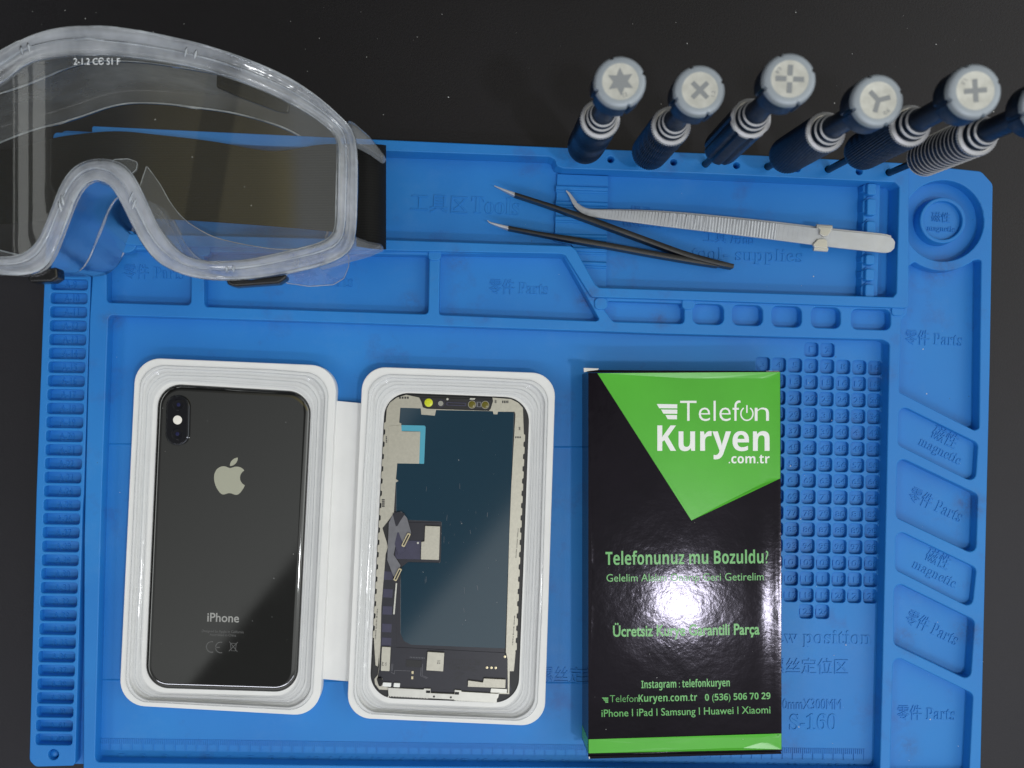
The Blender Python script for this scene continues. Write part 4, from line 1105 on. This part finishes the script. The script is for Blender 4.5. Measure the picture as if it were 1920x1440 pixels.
    if typ == 'star': poly([((5.0 if k % 2 == 0 else 2.55) * math.cos(math.pi / 2 + rot + k * math.pi / 6), (5.0 if k % 2 == 0 else 2.55) * math.sin(math.pi / 2 + rot + k * math.pi / 6)) for k in range(12)])
    elif typ == 'cross':
        for k in range(4): bar(rot + k * math.pi / 2, 0.0, 3.9, 0.85, 0.002 * k)
    elif typ == 'gap':
        for k in range(4): bar(rot + k * math.pi / 2, 1.15, 4.9, 0.9)
    elif typ == 'wye':
        for k in range(3): bar(rot + k * 2 * math.pi / 3, 0.0, 4.3, 0.85, 0.002 * k)
    if typ: q.build('symbol', M['symbol'], ds, 0)
    if txt:
        q = MB(); v, f = glyphs(txt, 0.0, 0.0, False)
        cx = sum(p[0] for p in v) / len(v)
        ca_, sa_ = math.cos(trot), math.sin(trot)
        o2 = []
        for x, y, z in v:
            x, y = (x - cx) * 2.0, (y - .34) * 2.0 - 4.9
            o2.append(tp + a0 * (x * ca_ - y * sa_) + b0 * (x * sa_ + y * ca_) + ax * 0.01)
        q.add(o2, f); q.build('size_mark', M['symbol'], ds, 0)
    return t
driver((1085, 298), (1163.5, 153), 117, 'diamond', ('star', 0.05), 'screwdriver with a six-pointed star on its cap and a diamond knurled grip', 'T2', 0.35)
driver((1204, 303), (1312.5, 169), 112, 'straight', ('cross', 0.78), 'screwdriver with a tilted grey cross on its cap and fine straight knurling', '1.2', 1.35)
driver((1323, 308), (1481, 148), 124, 'flute', ('gap', -0.05), 'screwdriver with an open centred cross on its cap and deep fluted grip', '0.8', 4.1)
driver((1440, 313), (1647, 188), 119, 'spiral', ('wye', 0.25), 'screwdriver with a three-armed Y mark on its cap', '0.6', 0.65)
driver((1554, 318), (1829, 170), 131, 'spiral2', ('cross', 0.08), 'screwdriver with an upright grey plus on its cap and a finely grooved grip', '1.5', 4.1)
driver((1668, 324), (1968, 196), 129, 'thread', (None, 0), 'screwdriver with silver thread rings round its grip, beside the round dish')

# ------------------------------------------------------------------ safety goggles
gg = thing('safety_goggles', 'clear plastic safety goggles with black strap resting on the mat corner', 'goggles', (-140, 90, -4))
GX = 187.0
def gz(px): return 80 - 32 * (abs(px - GX) / 493) ** 2
oc = [ # outer edge of the lens rim, in order, right side first
 [(187, 49), (233, 53), (311, 67), (389, 84), (467, 111), (544, 146), (603, 186), (642, 222)],
 [(642, 222), (662, 242), (668, 275), (669, 330), (668, 390), (667, 430), (664, 455), (652, 476)],
 [(652, 476), (620, 491), (583, 502), (505, 518), (428, 525)],
 [(428, 525), (390, 523), (350, 516), (303, 498), (272, 463), (249, 420), (232, 386), (218, 360), (203, 341), (185, 335)],
 [(185, 335), (165, 339), (144, 366), (130, 402), (117, 436), (101, 478), (78, 509), (39, 517), (0, 515)],
 [(0, 515), (-60, 512), (-130, 500), (-200, 482), (-262, 462)],
 [(-262, 462), (-292, 440), (-296, 380), (-292, 310), (-270, 262)],
 [(-270, 262), (-200, 200), (-120, 148), (-50, 116), (0, 93), (50, 68), (97, 53), (140, 48), (187, 49)]]
ic = [
 [(187, 103), (233, 106), (311, 117), (389, 134), (467, 159), (544, 194), (603, 229), (622, 246)],
 [(622, 246), (632, 259), (633, 290), (632, 340), (631, 390), (630, 420), (629, 436), (620, 446)],
 [(620, 446), (600, 456), (544, 470), (467, 486), (428, 489)],
 [(428, 489), (389, 490), (350, 482), (319, 455), (295, 420), (272, 373), (258, 345), (243, 320), (220, 304), (187, 299)],
 [(187, 299), (156, 305), (132, 323), (117, 346), (97, 393), (78, 439), (58, 467), (31, 480), (0, 482)],
 [(0, 482), (-60, 478), (-130, 466), (-190, 450), (-240, 434)],
 [(-240, 434), (-256, 420), (-260, 375), (-256, 320), (-238, 280)],
 [(-238, 280), (-170, 232), (-100, 192), (-45, 178), (0, 160), (51, 120), (97, 108), (140, 103), (187, 103)]]
segn = [26, 18, 18, 26, 24, 18, 14, 34]
def chain(segs):
    out = []
    for s_, n in zip(segs, segn):
        out += resample(catmull([Vector((x, y, 0)) for x, y in s_], 8), n + 1)[:-1]
    return out
def smooth_loop(P_, it=2):
    for _ in range(it): P_ = [(P_[i - 1] + P_[i] * 2 + P_[(i + 1) % len(P_)]) / 4 for i in range(len(P_))]
    return P_
OCp, ICp = smooth_loop(chain(oc)), smooth_loop(chain(ic))
def to3(p, dz=0.0):
    z = gz(p.x); w = W(p.x, p.y, z); return Vector((w.x, w.y, z + dz))
O3 = [to3(p) for p in OCp]; I3 = [to3(p) for p in ICp]
NG = len(O3)
def section(O, I, prof):
    """closed section swept round the loop: prof = [(t from inner 0 to outer 1, dz)]"""
    rings = [[I[i].lerp(O[i], a) + Vector((0, 0, z)) for a, z in prof] for i in range(NG)]
    return rings + [rings[0]]
q = MB()
q.loft(section(O3, I3, [(1.0, -3), (1.0, -0.4), (0.95, 0.5), (0.86, 0.9), (0.70, 0.9), (0.62, 0.2), (0.56, 0.1), (0.50, 1.4), (0.42, 2.0), (0.22, 2.1), (0.10, 1.6), (0.02, 0.4), (0.03, -2.2), (0.2, -3.2), (0.8, -4.0)]))
q.build('lens_rim', M['rim'], gg, 50)
q = MB()          # fine bead lines along the groove
for a, z, r in ((0.46, 1.7, 0.5), (0.0, 0.5, 0.3), (0.97, 0.0, 0.65)):
    q.tube([I3[i].lerp(O3[i], a + 0.03 * math.sin(i * 0.13 + a * 9)) + Vector((0, 0, z)) for i in range(NG)], [r * (0.75 + 0.5 * math.sin(i * 0.21 + a * 17) ** 2) for i in range(NG)], 6, True)
# moulding lugs that lock the lens into the rim
for px, py in ((355, 95), (45, 95), (258, 385), (133, 385), (436, 507)):
    k = min(range(NG), key=lambda i: (OCp[i].x + ICp[i].x - 2 * px) ** 2 + (OCp[i].y + ICp[i].y - 2 * py) ** 2)
    for d_ in (0, 1):
        q.tube([I3[(k + d_) % NG].lerp(O3[(k + d_) % NG], t_) + Vector((0, 0, 1.3 + 0.8 * math.sin(t_ * 3.1))) for t_ in (0.30, 0.42, 0.55, 0.66)], [0.3, 0.7, 0.7, 0.3], 6)
q.build('rim_bead', M['bead'], gg, 60)
# lens: curved sheet
ext = []
lo2 = [Vector((p.x, p.y)) for p in [I3[i].lerp(O3[i], 0.2) for i in range(NG)]]
x0, x1 = min(p.x for p in lo2), max(p.x for p in lo2); y0, y1 = min(p.y for p in lo2), max(p.y for p in lo2)
lo2 = ccw(lo2)
gx = x0
inn = offset(lo2, -2.5)
while gx < x1:
    gy = y0
    while gy < y1:
        if inside((gx, gy), inn): ext.append((gx, gy))
        gy += 7
    gx += 5
Vv, Tt = fill(lo2, [], ext)
gcx = W(GX, 300, 80).x; gsp = W(680, 300, 48).x - gcx
lz = lambda x: 80 - 32 * (abs(x - gcx) / gsp) ** 2 * 0.99
mk('lens', [(p.x, p.y, lz(p.x) + 0.3) for p in Vv], Tt, M['lens'], gg, 70)
# side skirt down to the face flange
ctr = Vector((sum(p.x for p in O3) / NG, sum(p.y for p in O3) / NG))
def rear(i, f=1.0, z=7.0):
    p = O3[i]; return Vector((ctr.x + (p.x - ctr.x) * f * 0.985, ctr.y + 5.5 + (p.y - ctr.y) * f * 0.93, z))
q = MB()
skirt = []
for i in range(NG):
    o, r = O3[i], rear(i, 0.985)
    skirt.append([I3[i].lerp(o, .93) + Vector((0, 0, -2)), o.lerp(r, 0.25) + Vector((0, 0, 0)), o.lerp(r, 0.55), o.lerp(r, 0.85), r, rear(i, 0.95, 5.6), rear(i, 0.86, 5.2), rear(i, 0.84, 6.2)])
q.loft(skirt + [skirt[0]], False)
q.build('face_skirt', M['vinyl'], gg, 60)
# inner ledge ring half way down (the frosty lines behind the lens)
q = MB()
q.tube([rear(i, 0.84, 6.4) for i in range(NG)], 0.7, 6, True)
q.tube([O3[i].lerp(rear(i, 0.95), 0.5) for i in range(NG)], 0.6, 6, True)
q.build('flange_bead', M['bead'], gg, 60)
# nose flaps of the flange and the clear corner tab
nose_r = catmull([(205, 303), (258, 302), (246, 325), (275, 312), (300, 345), (320, 380), (345, 410), (380, 434), (420, 450), (505, 466), (560, 467), (560, 500), (440, 505), (380, 505), (330, 470), (290, 420), (262, 360), (232, 330)][:0] or [(275, 311, 0), (300, 345, 0), (320, 380, 0), (345, 410, 0), (380, 434, 0), (420, 450, 0), (505, 466, 0), (560, 467, 0)], 5)
low = [(560, 500), (440, 503), (380, 500), (335, 470), (300, 430), (280, 390), (262, 350)]
for pts, z in (([(p.x, p.y) for p in nose_r] + low, 22.0), ([(203, 300), (240, 298), (259, 304), (256, 318), (243, 330), (225, 325)], 30.0), ([(560, 478), (655, 476), (654, 500), (645, 522), (625, 534), (580, 537), (530, 530)], 30.0),
               ([(212, 335), (211, 365), (203, 395), (190, 420), (165, 445), (140, 470), (131, 500), (120, 515), (100, 520), (88, 505), (110, 470), (125, 430), (150, 375), (180, 345)], 26.0)):
    q = MB(); q.slab(fillet(L(pts, z), 1.5, 3), [], z, z - 1.4, 0.5, 0.0, True); q.build('nose_flap', M['thin_tab'], gg, 50)
    e_ = [(p[0], p[1]) for p in pts]
    q = MB(); q.tube(V3(fillet(L(e_, z), 1.5, 3), z + .1), 0.32, 6, True); q.build('flap_edge', M['bead'], gg, 60)
# strap lugs beside the rim
for pts, z in (([(648, 222), (664, 229), (692, 254), (721, 291), (716, 298), (694, 282), (668, 268)], 50), ([(652, 428), (668, 444), (690, 452), (714, 457), (716, 464), (690, 475), (650, 486), (600, 500), (592, 494), (636, 470)], 50)):
    q = MB(); q.slab(fillet(L(pts, z), 0.8, 3), [], z, z - 7, 1.0, 0.4, True); q.build('strap_lug', M['vinyl'], gg, 50)
# elastic strap: leaves the lug, turns under and crosses the mat behind the lens
path = [(669, 276, 462, 40), (690, 272, 465, 41), (708, 271, 467, 38), (719, 272, 468, 31), (720, 272, 466, 23), (706, 272, 455, 16.5), (660, 271, 440, 13.2), (600, 272, 432, 12), (510, 284, 424, 11.0), (400, 266, 416, 10.6), (300, 254, 410, 10.6), (215, 247, 408, 11), (120, 256, 412, 14), (60, 270, 416, 20), (10, 280, 420, 30), (-60, 285, 425, 40)]
sm = catmull([Vector((a, b, c)) for a, b, c, d_ in path], 7); smz = catmull([Vector((d_, 0, 0)) for a, b, c, d_ in path], 7)
q = MB(); rings = []
for i in range(len(sm)):
    z = smz[i].x; a = W(sm[i].x, sm[i].y, z); b = W(sm[i].x, sm[i].z, z)
    j, k = max(0, i - 1), min(len(sm) - 1, i + 1)
    d_ = Vector((W(sm[k].x, 0, smz[k].x).x - W(sm[j].x, 0, smz[j].x).x, 0, smz[k].x - smz[j].x)).normalized()
    nrm = Vector((-d_.z, 0, d_.x)) * 0.7
    if nrm.length == 0: nrm = Vector((0, 0, .7))
    rings.append([a.to_3d() + Vector((0, 0, z)) + nrm, b.to_3d() + Vector((0, 0, z)) + nrm, b.to_3d() + Vector((0, 0, z)) - nrm, a.to_3d() + Vector((0, 0, z)) - nrm])
q.loft(rings, True, True, True); q.build('strap', M['elastic'], gg, 40)
# black vent clips
for pts, z, th in (([(423, 522), (470, 524), (537, 514), (536, 522), (522, 531), (440, 537), (426, 533)], 68, 7), ([(50, 520), (64, 508), (106, 500), (108, 520), (96, 528), (56, 529)], 76, 7), ([(406, 137), (455, 148), (500, 168), (543, 196), (541, 212), (520, 208), (455, 184), (405, 162)], 36, 2)):
    q = MB(); q.slab(fillet(L(pts, z), 1.0, 4), [], z, z - th, 0.8, 0.0, True); q.build('vent_clip', M['black_plastic'], gg)
q = MB()
def lens_text(s, pl, pr_, cap):
    v, f = glyphs(s, 0.006, 0.0, False); xa = min(p[0] for p in v); xb = max(p[0] for p in v); o2 = []
    for x, y, z in v:
        t_ = (x - xa) / (xb - xa); px = pl[0] + (pr_[0] - pl[0]) * t_; py = pl[1] + (pr_[1] - pl[1]) * t_ - y * cap / .682
        w = W(px, py, gz(px)); o2.append((w.x, w.y, lz(w.x) + 0.55))
    q.add(o2, f)
lens_text('2-1.2 CЄ S1 F', (139, 122), (226, 122), 12)
q.build('moulded_mark', M['etch'], gg, 0)

# ------------------------------------------------------------------ dust and lint
q = MB()
for n_ in range(460):
    if n_ >= 340:
        px, py = random.choice(((random.uniform(300, 555), random.uniform(740, 1270)), (random.uniform(760, 950), random.uniform(790, 1180)), (random.uniform(230, 620), random.uniform(190, 430)), (random.uniform(1110, 1455), random.uniform(960, 1390))))
        z = PZ + .03 if px < 600 and py > 700 else LZ + .25 if py > 700 and px < 1000 else BZ + .1 if px > 1000 else -1
        if z == -1: z = lz(W(px, py, gz(px)).x) + .4
        if random.random() < .4: continue
    elif random.random() < 0.55: px, py, z = random.uniform(200, 1860), random.uniform(300, 1430), None
    elif random.random() < 0.6: continue
    else: px, py, z = random.uniform(10, 1910), random.uniform(5, 240), -5.4
    if n_ < 340 and z is None:
        if 640 < py and 230 < px < 1470: continue
        if 350 < py < 540 and 900 < px < 1680: z = 0.15
        elif py > 650 and 210 < px < 1660: z = 0.1
        elif px > 1690 and py > 620: z = 4.3
        else: continue
    w = W(px, py, max(z, 0)); s = random.choice([.12, .15, .18, .25, .4]) * (0.55 if n_ >= 340 else 1); a = random.uniform(0, 6.3)
    d_ = Vector((math.cos(a), math.sin(a))) * s; e = Vector((-d_.y, d_.x)) * random.uniform(.3, .9)
    q.add([(w + d_).to_3d() + Vector((0, 0, z)), (w + e).to_3d() + Vector((0, 0, z)), (w - d_).to_3d() + Vector((0, 0, z)), (w - e).to_3d() + Vector((0, 0, z)), w.to_3d() + Vector((0, 0, z + s * .7))], [(0, 1, 4), (1, 2, 4), (2, 3, 4), (3, 0, 4)])
tag(q.build('dust', M['lint'], None, 0), 'tiny white dust specks scattered over the mat and table', 'dust', None, 'stuff')
